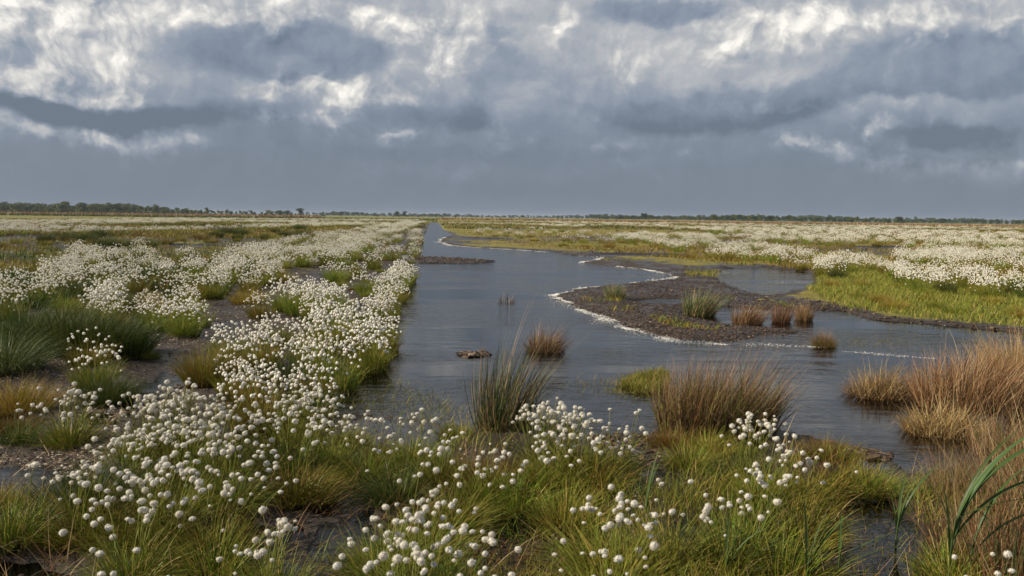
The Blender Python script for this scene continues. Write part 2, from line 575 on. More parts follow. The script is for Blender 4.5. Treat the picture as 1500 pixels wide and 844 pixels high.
# ------------------------------------------------------------------ ground and water
fine = np.radians(np.linspace(-46, 46, 760))
coarse = np.radians(np.linspace(46, 314, 90)[1:-1])
ANG = np.concatenate([fine, coarse])
RAD = 1.2 * np.exp(np.linspace(0, math.log(6000 / 1.2), 720))
RR, AA = np.meshgrid(RAD, ANG, indexing='ij')
GX, GY = RR * np.sin(AA), RR * np.cos(AA)
GP = np.stack([GX.ravel(), GY.ravel()], 1)
GZ = ground_z(GP)
nr, na = RR.shape
ii = np.arange(nr * na).reshape(nr, na)
nx = np.roll(ii, -1, axis=1)
Fq = np.stack([ii[:-1], ii[1:], nx[1:], nx[:-1]], -1).reshape(-1, 4)
gm = Mesh()
gm.add(np.column_stack([GP, GZ]), Fq)
gm.add([(0, 0, .03)] + [(math.sin(a) * 1.2, math.cos(a) * 1.2, .03) for a in np.linspace(0, 2 * math.pi, 24)[:-1]],
       [(0, k + 1, (k + 1) % 23 + 1) for k in range(23)][::1])
gme = gm.mesh('ground', [M['ground']], smooth=True)
sdv = water_sd(GP)
near = soft(GP, NEAR_LAND, 1.2); right = soft(GP, RIGHT_LAND, 2.0) * (1 - near); sw = soft(GP, SWARD, 1.6)
mud = soft(GP, MUD_STRIP, 1.5)
rr = np.hypot(GP[:, 0], GP[:, 1])
big = fbm(GP[:, 0] * .12, GP[:, 1] * .12, 77, 4)
lf = np.clip((rr - 18) / 8, 0, 1) * .26 + .14
veg = right * (.6 + (big - .5) * 1.1) + near * .26 + (1 - right - near) * (lf + (big - .5) * 1.1)
veg = veg * (1 - sw) + sw * .95
veg = veg - .75 * np.exp(-np.maximum(sdv, 0) / (.25 + .25 * right)) * (1 - near)
far_ = np.clip((rr - 70) / 60, 0, 1)
veg = veg * (1 - far_) + far_ * (.75 + (big - .5))
veg = veg * (1 - mud) + mud * (.22 + .9 * (big - .5))
hue = np.clip(right * .62 + (1 - right) * .35 + (fbm(GP[:, 0] * .2, GP[:, 1] * .2, 99, 4) - .5) * 2.2, 0, 1)
hue = hue * (1 - .7 * sw)
for nm, val in (('veg', veg), ('hue', hue)):
    a = gme.attributes.new(nm, 'FLOAT', 'POINT')
    a.data.foreach_set('value', np.concatenate([val, np.full(len(gme.vertices) - len(val), .4)]).astype(np.float32))
g_o = obj('ground', gme); g_o['kind'] = 'structure'

wm = Mesh()
wa = np.linspace(0, 2 * math.pi, 65)[:-1]
wm.add([(0, 0, 0)] + [(5000 * math.cos(a), 5000 * math.sin(a), 0) for a in wa], [(0, k + 1, (k + 1) % 64 + 1) for k in range(64)])
w_o = obj('water', wm.mesh('water', [M['water']])); w_o['kind'] = 'structure'

# ------------------------------------------------------------------ sampling
def sample(poly_, n):
    lo, hi = poly_.min(0), poly_.max(0)
    out = np.zeros((0, 2)); tries = 0
    while len(out) < n and tries < 60:
        P = R.uniform(lo, hi, (max(2000, n * 2), 2))
        out = np.concatenate([out, P[inside(P, poly_)]]); tries += 1
    return out[:n]


def sample_px(pts, n, z=0.0):
    """points drawn evenly over an outline as the photograph shows it, on the level plane z"""
    p = np.array(pts, float)
    q = sample(p, n)
    return np.array([at(x, y, z) for x, y in q])


def spaced(P, dmin):
    """keep points no closer than dmin (array) to kept ones"""
    keep = []; cell = {}
    for i, (x, y) in enumerate(P):
        d = dmin[i]
        c = 1.5
        kx, ky = int(math.floor(x / c)), int(math.floor(y / c))
        rng_ = int(math.ceil(d / c))
        ok = True
        for a in range(kx - rng_, kx + rng_ + 1):
            for b in range(ky - rng_, ky + rng_ + 1):
                for j in cell.get((a, b), ()):
                    if (P[j][0] - x) ** 2 + (P[j][1] - y) ** 2 < d * d:
                        ok = False; break
                if not ok: break
            if not ok: break
        if ok:
            keep.append(i); cell.setdefault((kx, ky), []).append(i)
    return P[keep]


# ------------------------------------------------------------------ plants: shared meshes
def tuft_mesh(name, mat, n=700, rad=.16, L=(.28, .5), W=.004, spread=1.1, droop=(.5, 1.5), S=5, wind=.10):
    m = Mesh()
    x, y, a = disc(n, rad)
    q = np.hypot(x, y) / rad
    az = a + R.normal(0, .45, n)
    th0 = q * .55 * spread + R.normal(0, .08, n)
    th1 = th0 + R.uniform(*droop, n) * (.5 + .5 * q)
    Ls = R.uniform(*L, n) * (1 - .15 * q)
    m.add(*ribbons(np.stack([x, y, np.full(n, -.03)], 1), az, th0, th1, Ls, R.uniform(.7, 1.3, n) * W, S, wind))
    return m.mesh(name, [mat])


def rush_mesh(name, mat, n=500, rx=.3, ry=.25, L=(.4, .65), W=.006, splay=.35, bend=(.0, .5), S=5, wind=.16, stray=.06, broken=.2):
    m = Mesh()
    x, y, a = disc(n, 1.0)
    q = np.hypot(x, y)
    az = a + R.normal(0, .5, n)
    az = np.where(R.random(n) < .35, R.uniform(0, 6.28, n), az)
    th0 = q * splay * .8 + np.abs(R.normal(0, .15, n))
    th1 = th0 + R.uniform(*bend, n)
    Ls = R.uniform(*L, n) * (1 - .25 * q ** 2)
    st = R.random(n) < stray
    Ls = np.where(st, Ls * R.uniform(1.15, 1.5, n), Ls)
    br = R.random(n) < broken
    th1 = np.where(br, th0 + R.uniform(1.2, 2.3, n), th1)
    m.add(*ribbons(np.stack([x * rx, y * ry, np.full(n, -.05)], 1), az, th0, th1, Ls, R.uniform(.7, 1.3, n) * W, S, wind, pw=2.2))
    return m.mesh(name, [mat])


COTTON_TUFT = [tuft_mesh('leaf_tuft', M[k], 560, .13, (.16, .38), .0054, 1.5) for k in ('leaf_green', 'leaf_olive', 'leaf_green', 'leaf_olive', 'leaf_dark', 'leaf_green')]


def head_mesh():
    m = Mesh()
    V, Fc = ICO2
    ph = R.uniform(0, 6, 3)
    d = .84 + .12 * np.sin(V[:, 0] * 4 + ph[0]) * np.sin(V[:, 1] * 3.5 + ph[1]) + R.normal(0, .07, len(V))
    sq = np.array([R.uniform(1.0, 1.22), R.uniform(.85, 1), R.uniform(.75, 1.0)])
    m.add(V * d[:, None] * sq + np.array([.15, 0, -.05]), Fc)
    n = 420
    u = R.normal(size=(n, 3)); u /= np.linalg.norm(u, axis=1)[:, None]
    s = np.cross(u, R.normal(size=(n, 3))); s /= np.linalg.norm(s, axis=1)[:, None]
    tip = u * R.uniform(.98, 1.38, n)[:, None] * sq + s * .15 + np.array([.32, 0, -.12]) * R.uniform(.3, 1.2, n)[:, None]
    base = u * .72 * sq + np.array([.15, 0, -.05])
    Vf = np.stack([base - s * .05, base + s * .05, tip], 1).reshape(-1, 3)
    m.add(Vf, np.arange(n * 3).reshape(n, 3))
    return m.mesh('cotton_head', [M['cotton']], smooth=True)


HEADS = [head_mesh() for _ in range(7)]


def stem_mesh(lean, bend):
    """unit-height stem that arcs along +x; returns the mesh and its tip"""
    m = Mesh()
    S = 7
    pts = []
    x = z = 0.0
    for k in range(S + 1):
        pts.append((x, z))
        th = lean + bend * ((k + .5) / S) ** 1.8
        x += math.sin(th) / S; z += math.cos(th) / S
    V = []; T = []
    for k, (x, z) in enumerate(pts):
        for j in range(3):
            a = j * 2 * math.pi / 3
            V.append((x + .0048 * math.cos(a), .0048 * math.sin(a), z)); T.append(k / S)
    Fq = [(k * 3 + j, k * 3 + (j + 1) % 3, k * 3 + 3 + (j + 1) % 3, k * 3 + 3 + j) for k in range(S) for j in range(3)]
    m.add(V, Fq, T)
    return m.mesh('flower_stem', [M['stem']], smooth=True), pts[-1]


STEMS = [stem_mesh(l, b) for l, b in ((.02, .3), (.1, .5), (.2, .6), (.3, .7), (.42, .8), (.55, .85), (.7, .8), (.85, .8))]


def cotton_near(label, hx, hy, n, spread, zh=.40, tuft=None, tuft_s=1.0, sprx=None, group='cotton grass tussocks near the water'):
    """a near tussock: leaf tuft, and each flower stem with its cotton head. (hx, hy): the middle of its heads."""
    c = at(hx, hy, zh)
    z0 = max(gz(*c), 0.0)
    e = bpy.data.objects.new('cotton_grass_tussock', None)
    COL.objects.link(e)
    e.empty_display_size = .1
    e.location = (c[0], c[1], z0)
    tag(e, label, 'cotton grass', group)
    k = int(R.integers(len(COTTON_TUFT))) if tuft is None else tuft
    obj('leaf_tuft', COTTON_TUFT[k], e, (0, 0, 0), R.uniform(0, 6.28), (tuft_s * 1.05, tuft_s * 1.05, tuft_s * .95))
    sx = sprx or spread
    for _ in range(n):
        g1, g2 = np.clip(R.normal(size=2), -1.9, 1.9)
        tx, ty = g1 * sx * .55, g2 * spread * .55
        q = math.hypot(tx / sx, ty / spread)
        tx += .05
        tz = max(.14, zh - .09 * q + R.normal(0, .045))
        # the stem starts in the tuft and leans towards the head
        bx, by = tx * .35 + R.normal(0, .03), ty * .35 + R.normal(0, .03)
        hd = math.hypot(tx - bx, ty - by)
        ratio = hd / tz
        j = min(range(len(STEMS)), key=lambda i: abs(STEMS[i][1][0] / STEMS[i][1][1] - ratio))
        me, (px_, pz_) = STEMS[j]
        s = tz / pz_
        rz_ = math.atan2(ty - by, tx - bx)
        st = obj('flower_stem', me, e, (bx, by, 0), rz_, s)
        hs = float(np.clip(R.normal(.0124, .0027), .007, .0185)) / s
        h = obj('cotton_head', HEADS[int(R.integers(7))], st, (px_, 0, pz_), R.normal(0, .5) - rz_, hs)
    return e


def mid_parts(n_heads, n_blades, rad, H, head_r, shape, leaf, wblade=.006, S=4):
    """meshes of a tussock seen from farther off: leaves, and its crowd of heads"""
    a = Mesh(); b = Mesh()
    x, y, az = disc(n_blades, rad * .75)
    q = np.hypot(x, y) / rad
    az = az + R.normal(0, .5, n_blades)
    a.add(*ribbons(np.stack([x, y, np.full(n_blades, -.03)], 1), az, q * .5, q * .5 + R.uniform(.3, 1.3, n_blades),
                   R.uniform(.6, 1.15, n_blades) * H, R.uniform(.7, 1.3, n_blades) * wblade, S, .08))
    hx, hy, _ = disc(n_heads, rad * 1.08)
    qq = np.hypot(hx, hy) / (rad * 1.08)
    hz = H * (1.2 - .40 * qq ** 2) + R.normal(0, .05, n_heads) * H / .35
    hx = hx + .04
    b.add(*many(shape, np.stack([hx, hy, hz], 1), R.uniform(.8, 1.15, n_heads) * head_r))
    bb = np.stack([hx * .4, hy * .4, np.zeros(n_heads)], 1)
    d = np.stack([hx, hy, hz], 1) - bb
    Ln = np.linalg.norm(d, axis=1)
    a.add(*ribbons(bb, np.arctan2(d[:, 1], d[:, 0]), np.arccos(d[:, 2] / Ln) * .8, np.arccos(d[:, 2] / Ln) * 1.2, Ln, .003, 3))
    return a, b


MID = []
for k, (nh, leaf) in enumerate([(80, 'leaf_green'), (62, 'leaf_olive'), (90, 'leaf_green'), (46, 'leaf_dark'), (70, 'leaf_olive'),
                                (50, 'leaf_green'), (30, 'leaf_green'), (20, 'leaf_olive')]):
    a, b = mid_parts(nh, 420, .24, .34, .0142, ICO1, leaf)
    MID.append((a.mesh('leaf_tuft', [M[leaf]]), b.mesh('cotton_heads', [M['cotton']], smooth=True)))


def cotton_mid(x, y, v, label, group, s=1.0):
    e = bpy.data.objects.new('cotton_grass_tussock', None)
    COL.objects.link(e)
    e.location = (x, y, max(gz(x, y), 0))
    e.rotation_euler = (0, 0, R.uniform(0, 6.28))
    e.scale = (s, s, s * R.uniform(.85, 1.1))
    tag(e, label, 'cotton grass', group)
    obj('leaf_tuft', MID[v][0], e)
    stuff(obj('cotton_heads', MID[v][1], e))
    return e


# ------------------------------------------------------------------ near cotton grass, one by one
N_ = [
    # label, hx, hy, heads, spread, height
    ('cotton grass tussock with a loose white crown on dark mud, green tuft below', 100, 583, 42, .26, .36),
    ('few-headed cotton grass tussock at the picture edge, left of the mud tussock', 28, 590, 9, .22, .3),
    ('back row of the big white cotton bank, tussock at its left corner', 212, 588, 62, .27, .42),
    ('back row of the big white cotton bank, middle tussock packed with heads', 258, 584, 75, .26, .44),
    ('back row of the big white cotton bank, tussock at its right corner', 312, 598, 66, .27, .42),
    ('centre of the big white cotton bank, densely headed tussock', 262, 632, 78, .28, .42),
    ('big white cotton bank, tussock on its right flank above long green leaves', 330, 650, 46, .28, .4),
    ('big white cotton bank, tussock on its left flank beside the mud', 185, 640, 46, .27, .4),
    ('cotton grass tussock at the outer left tip of the big white bank', 118, 690, 38, .24, .38),
    ('big white cotton bank, front middle tussock with scattered heads', 232, 690, 52, .28, .4),
    ('big white cotton bank, front right tussock thinning into green grass', 310, 706, 26, .30, .38),
    ('cotton grass tussock with single scattered heads, lowest of the big white bank', 190, 742, 26, .34, .36),
    ('small handful of cotton heads by the puddle at the far left', 45, 700, 7, .18, .34),
    ('small cotton grass tuft at the bottom left edge, few low heads', 118, 826, 7, .12, .28),
    ('cotton grass tussock leaning right with bunched heads above a shaggy green mound', 398, 768, 30, .24, .36),
    ('crowded cotton grass tussock below the ditch corner, left half', 408, 588, 46, .25, .4),
    ('crowded cotton grass tussock below the ditch corner, right half', 452, 580, 52, .25, .42),
    ('cotton grass tussock below the ditch corner, nearest the open water', 484, 606, 26, .22, .38),
    ('cotton grass tussock just in front of the crowded ditch corner pair', 432, 618, 26, .24, .36),
    ('cotton grass tussock at the ditch corner, behind the crowded pair', 424, 556, 38, .28, .4),
    ('sparse cotton grass tussock at the water edge, left of the tall green rushes', 535, 628, 16, .27, .34),
    ('thin cotton grass tussock with heads held out against the water', 600, 606, 13, .24, .38),
    ('sparse cotton grass tussock midway between ditch corner and tall rushes', 580, 655, 18, .27, .34),
    ('small cotton grass tussock directly left of the tall green rush clump', 642, 632, 14, .2, .34),
    ('small cotton grass tussock in front of the tall green rush clump', 706, 658, 16, .15, .34),
    ('low cotton grass tussock left of the rusty grass patch', 664, 690, 12, .17, .32),
    ('full white cotton grass tussock right beside the tall green rushes', 792, 602, 48, .25, .42),
    ('full white cotton grass tussock, second to the right of the tall rushes', 836, 618, 50, .26, .4),
    ('cotton grass tussock in front of the white pair by the tall rushes', 806, 644, 22, .24, .34),
    ('cotton grass stems leaning out over the water beside the black peat', 900, 606, 11, .22, .42),
    ('cotton grass tussock on the edge of the black peat, right of the white pair', 868, 642, 20, .2, .34),
    ('near cotton grass tussock at bottom centre, left part of the white patch', 578, 766, 38, .24, .38),
    ('near cotton grass tussock at bottom centre, middle of the white patch', 622, 758, 38, .24, .38),
    ('near cotton grass tussock at bottom centre, right part beside the puddle', 664, 784, 24, .22, .36),
    ('near cotton grass tussock at bottom centre, lowest and thinly headed', 600, 806, 20, .26, .34),
    ('thin cotton grass tussock behind the bottom centre white patch', 622, 722, 13, .22, .34),
    ('cotton grass tussock with open spray of heads, left of centre right grass', 868, 724, 16, .2, .38),
    ('cotton grass tussock with bunched pairs of heads, right below the black peat', 905, 745, 24, .22, .38),
    ('low cotton grass tussock at the bottom edge below the bunched pairs', 885, 800, 12, .2, .32),
    ('few-headed cotton grass tuft at the bottom edge, right of the dark pool', 805, 828, 5, .1, .3),
    ('cotton grass tussock with scattered heads among two broad reed leaves', 985, 722, 16, .24, .36),
    ('bright cotton grass tussock in front of the wide brown rush clump', 1094, 614, 42, .2, .44),
    ('cotton grass tussock trailing right from the bright one by the brown rushes', 1136, 652, 20, .2, .38),
    ('cotton grass tussock with bunched heads below the wide brown rush clump', 1114, 684, 30, .2, .38),
    ('sparse cotton grass tussock between brown rush clump and bottom edge', 1064, 732, 15, .26, .34),
    ('nearly bare cotton grass tussock on the shaggy mound by the dark shore', 1180, 668, 8, .22, .34),
    ('five white cotton heads low in the dry reeds, bottom right', 1434, 812, 5, .1, .3),
    ('cotton heads in the very corner of the dry reeds', 1484, 828, 5, .08, .3),
    ('single pair of cotton heads left of the dry reed corner', 1368, 826, 2, .08, .3),
    ('thin cotton grass tuft at the bottom between the puddles', 700, 832, 5, .18, .28),
    ('cotton grass tussock with few heads beside the rusty grass, right side', 760, 668, 12, .24, .32),
]
for (lb, hx, hy, n, sp, zh) in N_:
    ts = .8 if n < 10 else 1.0
    if n > 40:
        n = min(98, int(n * 1.25))
    cotton_near(lb, hx, hy, n, sp, zh, tuft_s=ts)

# ------------------------------------------------------------------ beds of cotton grass farther off
BEDS = {
    'of cotton along the ditch edge': ([(512, 542), (556, 494), (572, 452), (588, 417), (606, 394), (598, 392), (572, 412), (548, 450), (528, 490), (490, 545)], .36),
    'in the white cotton bed lining the ditch': ([(335, 545), (360, 500), (420, 480), (500, 470), (545, 440), (575, 405), (597, 398), (602, 412), (580, 445), (586, 478), (562, 502), (522, 530), (484, 560), (430, 566), (380, 572)], .36),
    'in the cotton bed behind the tall yellow tussock': ([(290, 490), (300, 470), (350, 450), (400, 435), (470, 425), (495, 440), (490, 460), (440, 470), (380, 490), (330, 500)], .4),
    'in the cotton bed behind the dark sedge': ([(130, 445), (150, 425), (200, 420), (260, 415), (310, 420), (313, 445), (270, 467), (200, 465), (150, 460)], .42),
    'in the cotton bed at the left edge': ([(-20, 410), (60, 405), (110, 420), (110, 447), (60, 442), (-20, 450)], .5),
    'in the broad cotton bed of the left field': ([(67, 400), (100, 388), (160, 380), (230, 380), (240, 400), (200, 420), (140, 420), (80, 418)], .5),
    'in the small cotton bed of the left field': ([(230, 385), (270, 373), (300, 380), (300, 405), (250, 410)], .5),
    'in the cotton bed beside the mud strip': ([(303, 400), (330, 385), (380, 370), (410, 375), (410, 395), (380, 412), (320, 415)], .48),
    'of loose cotton on the ditch mud strip': ([(413, 430), (430, 405), (500, 380), (560, 355), (612, 336), (618, 350), (600, 385), (540, 420), (480, 440)], 1.0),
    'in the long white band running to the horizon': ([(333, 375), (380, 360), (440, 348), (500, 340), (560, 330), (600, 325), (622, 325), (600, 334), (555, 352), (520, 368), (470, 380), (400, 388)], .5),
    'in the isolated patch at the left': ([(93, 378), (115, 362), (140, 365), (140, 382), (110, 385)], .5),
    'in the isolated patch left of centre': ([(160, 375), (180, 362), (210, 357), (227, 365), (225, 380), (180, 382)], .5),
    'of loose cotton at the dark sedge end': ([(173, 470), (200, 460), (233, 470), (232, 495), (205, 507), (180, 492)], .45),
    'of low cotton before the dark sedge': ([(108, 507), (130, 495), (152, 507), (148, 527), (115, 527)], .4),
    'in the far left strip': ([(-40, 322), (300, 320), (620, 322), (560, 329), (450, 332), (300, 336), (150, 339), (-40, 342)], .6),
    'in the wide cotton bed, right bank': ([(1303, 395), (1320, 370), (1400, 362), (1500, 368), (1600, 374), (1600, 424), (1470, 425), (1420, 420), (1340, 412)], .48),
    'in the cotton bed above the right pool': ([(1199, 385), (1230, 375), (1297, 375), (1297, 393), (1240, 398), (1200, 395)], .55),
    'in the cotton bed along the green bank': ([(1020, 362), (1100, 358), (1190, 370), (1190, 385), (1120, 380), (1050, 372)], .55),
    'in the bed behind the pools': ([(872, 345), (940, 342), (1040, 345), (1060, 362), (1000, 364), (940, 353), (880, 353)], .6),
    'in the scattered patches past the sandbar': ([(700, 336), (780, 336), (860, 340), (860, 352), (780, 346), (700, 342)], 2.2),
    'in the far right field': ([(650, 324.5), (800, 324), (1000, 326), (1500, 331), (1640, 332), (1640, 364), (1300, 358), (1100, 352), (900, 337), (780, 330), (660, 327.5)], .7),
}
cand = []
for bi, (bn, (pts, dmin)) in enumerate(BEDS.items()):
    pw = poly(pts, .3)
    lo, hi = pw.min(0), pw.max(0)
    big_ = bi in (9, 14, 20, 15)
    q = sample(np.array(pts, float), 9000 if big_ else 1600)
    P1 = np.array([at(x, y, .3) for x, y in q])          # even over the picture: near parts filled first
    P2 = sample(pw, 6000 if big_ else 600)
    P = np.concatenate([P1, P2])
    d = np.hypot(P[:, 0], P[:, 1])
    P = P[d < 320]; d = d[d < 320]
    gap = fbm(P[:, 0] * .55, P[:, 1] * .34, 200 + bi, 3)
    far_bed = bi in (14, 20)
    gap2 = fbm(P[:, 0] * .05, P[:, 1] * .03, 250 + bi, 3)
    ok = gap > (.45 if bi == 0 else .40 if bi in (2, 3, 7) else .44 if bi == 8 else .485 if not far_bed else .45)
    if far_bed:
        ok &= gap2 > .43
    ok &= ~((water_sd(P) < .02) & (d > 12))
    P = P[ok]; d = d[ok]
    dm = np.maximum(dmin * 1.3, .0115 * d)
    P = spaced(P, dm)
    for x, y in P:
        cand.append((math.hypot(x, y), x, y, bi, bn))
cand.sort()
_P = np.array([(c[1], c[2]) for c in cand])
_d = np.array([c[0] for c in cand])
_keep = {tuple(p) for p in spaced(_P, np.maximum(.43, .0095 * _d))}
cand = [c for c in cand if (c[1], c[2]) in _keep]
n_ind = 296 - len(N_)


def in_frame(x, y):
    v = R3.T @ np.array([x, y, .3 - CAM_H])
    px, py = 750 + F * v[0] / -v[2], 422 - F * v[1] / -v[2]
    return -12 < px < 1512


ind = []; rest = []
for c_ in cand:
    (ind if len(ind) < n_ind and in_frame(c_[1], c_[2]) else rest).append(c_)
by_bed = {}
for c_ in ind:
    by_bed.setdefault(c_[4], []).append(c_)
SIZES = {0: 'full', 1: 'full', 2: 'dense', 3: 'thin', 4: 'full', 5: 'loose', 6: 'sparse', 7: 'sparse'}
for bn, lst in by_bed.items():
    lst.sort()
    nrow = max(1, int(round(math.sqrt(len(lst) / 1.6))))
    per = int(math.ceil(len(lst) / nrow))
    rows = [lst[i:i + per] for i in range(0, len(lst), per)]
    for ri, row in enumerate(rows):
        row.sort(key=lambda c: c[1] / c[2])
        for ci, (d, x, y, bi, _b) in enumerate(row):
            sparse = bi in (8, 12, 13)
            v = int(R.choice([6, 7, 5])) if sparse else int(R.choice([0, 1, 2, 4, 5, 3]))
            rw = 'front row' if ri == 0 else (ORD[ri] + ' row')
            lb = f'{ORD[ci]} tussock from left, {rw}, {bn}'
            if len(row) == 1:
                lb = f'lone tussock of the {rw}, {bn}'
            cotton_mid(x, y, v, lb, 'cotton grass tussocks ' + bn, s=R.uniform(.85, 1.25) * (1.0 if d > 10 else .9))

# the rest of the cotton grass, too many to count
def far_field():
    leaf = {k: Mesh() for k in ('leaf_green', 'leaf_olive')}
    heads = Mesh()
    lods = []
    for (nh, nb, rad, H, hr, shp, wb, S) in [(70, 130, .26, .34, .0148, ICO0, .010, 3), (48, 64, .3, .34, .0185, OCT, .016, 2), (30, 30, .36, .34, .027, OCT, .03, 2)]:
        for k in range(4):
            a, b = mid_parts(nh, nb, rad, H, hr, shp, 'leaf_green', wb, S)
            lods.append((a, b))
    for d, x, y, bi, bn in rest:
        l = 0 if d < 32 else (1 if d < 75 else 2)
        a, b = lods[l * 4 + int(R.integers(4))]
        sc_ = R.uniform(.85, 1.25) * max(1.0, min(2.2, d / 85))
        zs = R.uniform(.85, 1.15) * min(sc_, 1.25)
        an = R.uniform(0, 6.28); ca, sa = math.cos(an), math.sin(an)
        A = np.array([[ca * sc_, -sa * sc_, 0], [sa * sc_, ca * sc_, 0], [0, 0, zs]])
        off = np.array([x, y, .05])
        tgt = leaf['leaf_green' if R.random() < .45 else 'leaf_olive']
        for src, dst in ((a, tgt), (b, heads)):
            for V, Fc, T, rn in zip(src.V, (src.F4 or src.F3), src.T, src.Rn):
                pass
            V = np.concatenate(src.V) @ A.T + off
            T = np.concatenate(src.T); rn = np.concatenate(src.Rn)
            Fc = np.concatenate(src.F4) if src.F4 else np.concatenate(src.F3)
            dst.add(V, Fc, T, rn)
    for k, mm in leaf.items():
        stuff(obj('cotton_grass_leaves', mm.mesh('cotton_grass_leaves', [M[k]])), 'leaves of the countless cotton grass tussocks out in the fields')
    stuff(obj('cotton_grass_field', heads.mesh('cotton_grass_field', [M['cotton']])), 'white haze of countless cotton grass heads across the far fields')


far_field()
print('cotton candidates', len(cand), 'individual', len(ind), 'rest', len(rest))

# ------------------------------------------------------------------ grass tussocks without cotton
GT = {
    'green': [tuft_mesh('leaf_tuft', M['leaf_green'], 620, .19, (.16, .38), .006, 1.35, (.4, 1.6)) for _ in range(2)],
    'olive': [tuft_mesh('leaf_tuft', M['leaf_olive'], 620, .19, (.16, .36), .006, 1.35, (.4, 1.6)) for _ in range(2)],
    'dark': [tuft_mesh('leaf_tuft', M['leaf_dark'], 1100, .26, (.32, .56), .006, 1.0, (.4, 1.4)) for _ in range(2)],
    'blue': [tuft_mesh('leaf_tuft', M['leaf_blue'], 1000, .24, (.36, .6), .006, 1.2, (.9, 2.0))],
    'ochre': [tuft_mesh('leaf_tuft', M['leaf_ochre'], 1000, .24, (.22, .4), .0045, 1.2, (.5, 1.5))],
    'rust': [tuft_mesh('leaf_tuft', M['leaf_rust'], 800, .22, (.14, .3), .004, 1.2, (.5, 1.5))],
    'tall': [tuft_mesh('leaf_tuft', M['leaf_olive'], 1100, .2, (.38, .6), .005, .9, (.3, 1.1))],
}
DEAD = tuft_mesh('dead_leaf_base', M['leaf_rust'], 260, .2, (.08, .17), .006, 2.0, (1.0, 2.2), 3)


def grass_tussock(label, px, py, kind, s=1.0, group='grass tussocks in the near bog', sz=None, world=None, dead=True):
    c = at(px, py) if world is None else world
    e = bpy.data.objects.new('grass_tussock', None)
    COL.objects.link(e)
    e.location = (c[0], c[1], max(gz(*c), 0))
    e.rotation_euler = (0, 0, 0)
    e.scale = (s, s, sz or s)
    tag(e, label, 'grass tussock', group)
    v = GT[kind]
    obj('leaf_tuft', v[int(R.integers(len(v)))], e, (0, 0, 0), R.uniform(-.7, .7))
    if dead:
        obj('dead_leaf_base', DEAD, e, (0, 0, 0), R.uniform(0, 6.28))
    return e


GR = [
    ('shaggy green tussock cut by the bottom left corner', 15, 800, 'green', 1.1),
    ('green tussock at left edge above the corner one', 8, 745, 'olive', .8),
    ('large arching green tussock at bottom, left of the leaning cotton heads', 318, 850, 'green', 1.15),
    ('long-leaved green tussock right of the big cotton bank', 425, 735, 'olive', 1.15),
    ('dense green tussock between big cotton bank and ditch corner', 395, 690, 'green', 1.05),
    ('yellowish tussock fanning right over the small puddle', 455, 735, 'olive', .95),
    ('green tussock behind the yellowish fan by the ditch corner', 470, 675, 'green', .9),
    ('small green tuft on mud between two white cotton tussocks', 160, 592, 'dark', .75),
    ('golden mounded tussock at left picture edge', 25, 600, 'ochre', 1.1),
    ('golden tussock behind the low cotton tufts', 125, 542, 'ochre', .62),
    ('blue-green drooping tussock at left picture edge', 10, 555, 'blue', 1.15),
    ('tall upright yellow-green tussock standing alone in the mud gap', 302, 566, 'tall', .95),
    ('small green tuft beside the mud gap', 222, 532, 'green', .6),
    ('brown stubby tuft at the edge of the left mud', 20, 630, 'rust', .75),
    ('dark green sedge mass, left end', 75, 525, 'dark', 1.3),
    ('dark green sedge mass, second from left', 112, 528, 'dark', 1.35),
    ('dark green sedge mass, tallest middle tussock', 145, 530, 'dark', 1.35),
    ('dark green sedge mass, right end beside the loose cotton', 180, 530, 'dark', 1.15),
    ('dark green sedge behind the drooping blue-green tussock', 40, 505, 'dark', 1.3),
    ('dark sedge tussock at the back of the sedge mass', 95, 495, 'dark', 1.2),
    ('rusty grass patch with red base between the puddles, left half', 690, 715, 'rust', 1.1),
    ('rusty grass patch with red base between the puddles, right half', 735, 722, 'rust', 1.15),
    ('fresh green tuft right of the rusty grass patch', 790, 718, 'green', .8),
    ('green tussock under the bottom centre white patch', 560, 838, 'green', 1.1),
    ('leaning green tussock left of the open spray of cotton', 830, 770, 'olive', 1.1),
    ('green tussock at the bottom edge below the bunched cotton pairs', 920, 850, 'green', 1.1),
    ('fine green tussock right below the black peat', 1010, 690, 'green', .95),
    ('green tussock in front of the wide brown rush clump', 1040, 668, 'olive', .9),
    ('green tussock under the bunched heads below the brown rushes', 1110, 740, 'green', 1.1),
    ('shaggy drooping mound by the dark shore, left half', 1185, 730, 'olive', 1.15),
    ('shaggy drooping mound by the dark shore, middle', 1232, 720, 'olive', 1.15),
    ('shaggy drooping mound by the dark shore, tip above the water', 1275, 722, 'green', .95),
    ('rusty low tuft on the shore behind the drooping mound', 1210, 672, 'rust', .9),
    ('rusty low tuft left of the wide brown rush clump', 985, 655, 'rust', .75),
    ('green tussock at the bottom among the broad reed leaves', 1090, 820, 'green', 1.15),
    ('wide green tussock at the bottom, right of the reed leaf shoot', 1150, 850, 'green', 1.2),
    ('olive tussock left of the lower right dark pool', 1175, 790, 'olive', 1.1),
    ('olive tussock by the left puddle below the big cotton bank', 180, 800, 'green', 1.1),
    ('leafy green skirt in front of the big cotton bank', 250, 770, 'green', 1.1),
    ('dark tussock at the foot of the big cotton bank', 130, 760, 'dark', .8),
    ('green tussock by the water left of the tall rushes', 665, 640, 'green', .7),
    ('low olive tussock at the shallow shore left of the tall rushes', 560, 672, 'olive', .85),
    ('olive tussock in front of the sparse shore cotton', 620, 690, 'green', .85),
    ('green tussock at the shallow shore by the ditch corner', 515, 650, 'green', .75),
    ('olive tuft right of the rusty grass by the black peat', 850, 690, 'olive', .85),
    ('green tussock beside the five low cotton heads', 1395, 850, 'green', .95),
]
for (lb, px, py, kd, s) in GR:
    grass_tussock(lb, px, py, kd, s * (.78 if kd in ('green', 'olive') else .95))

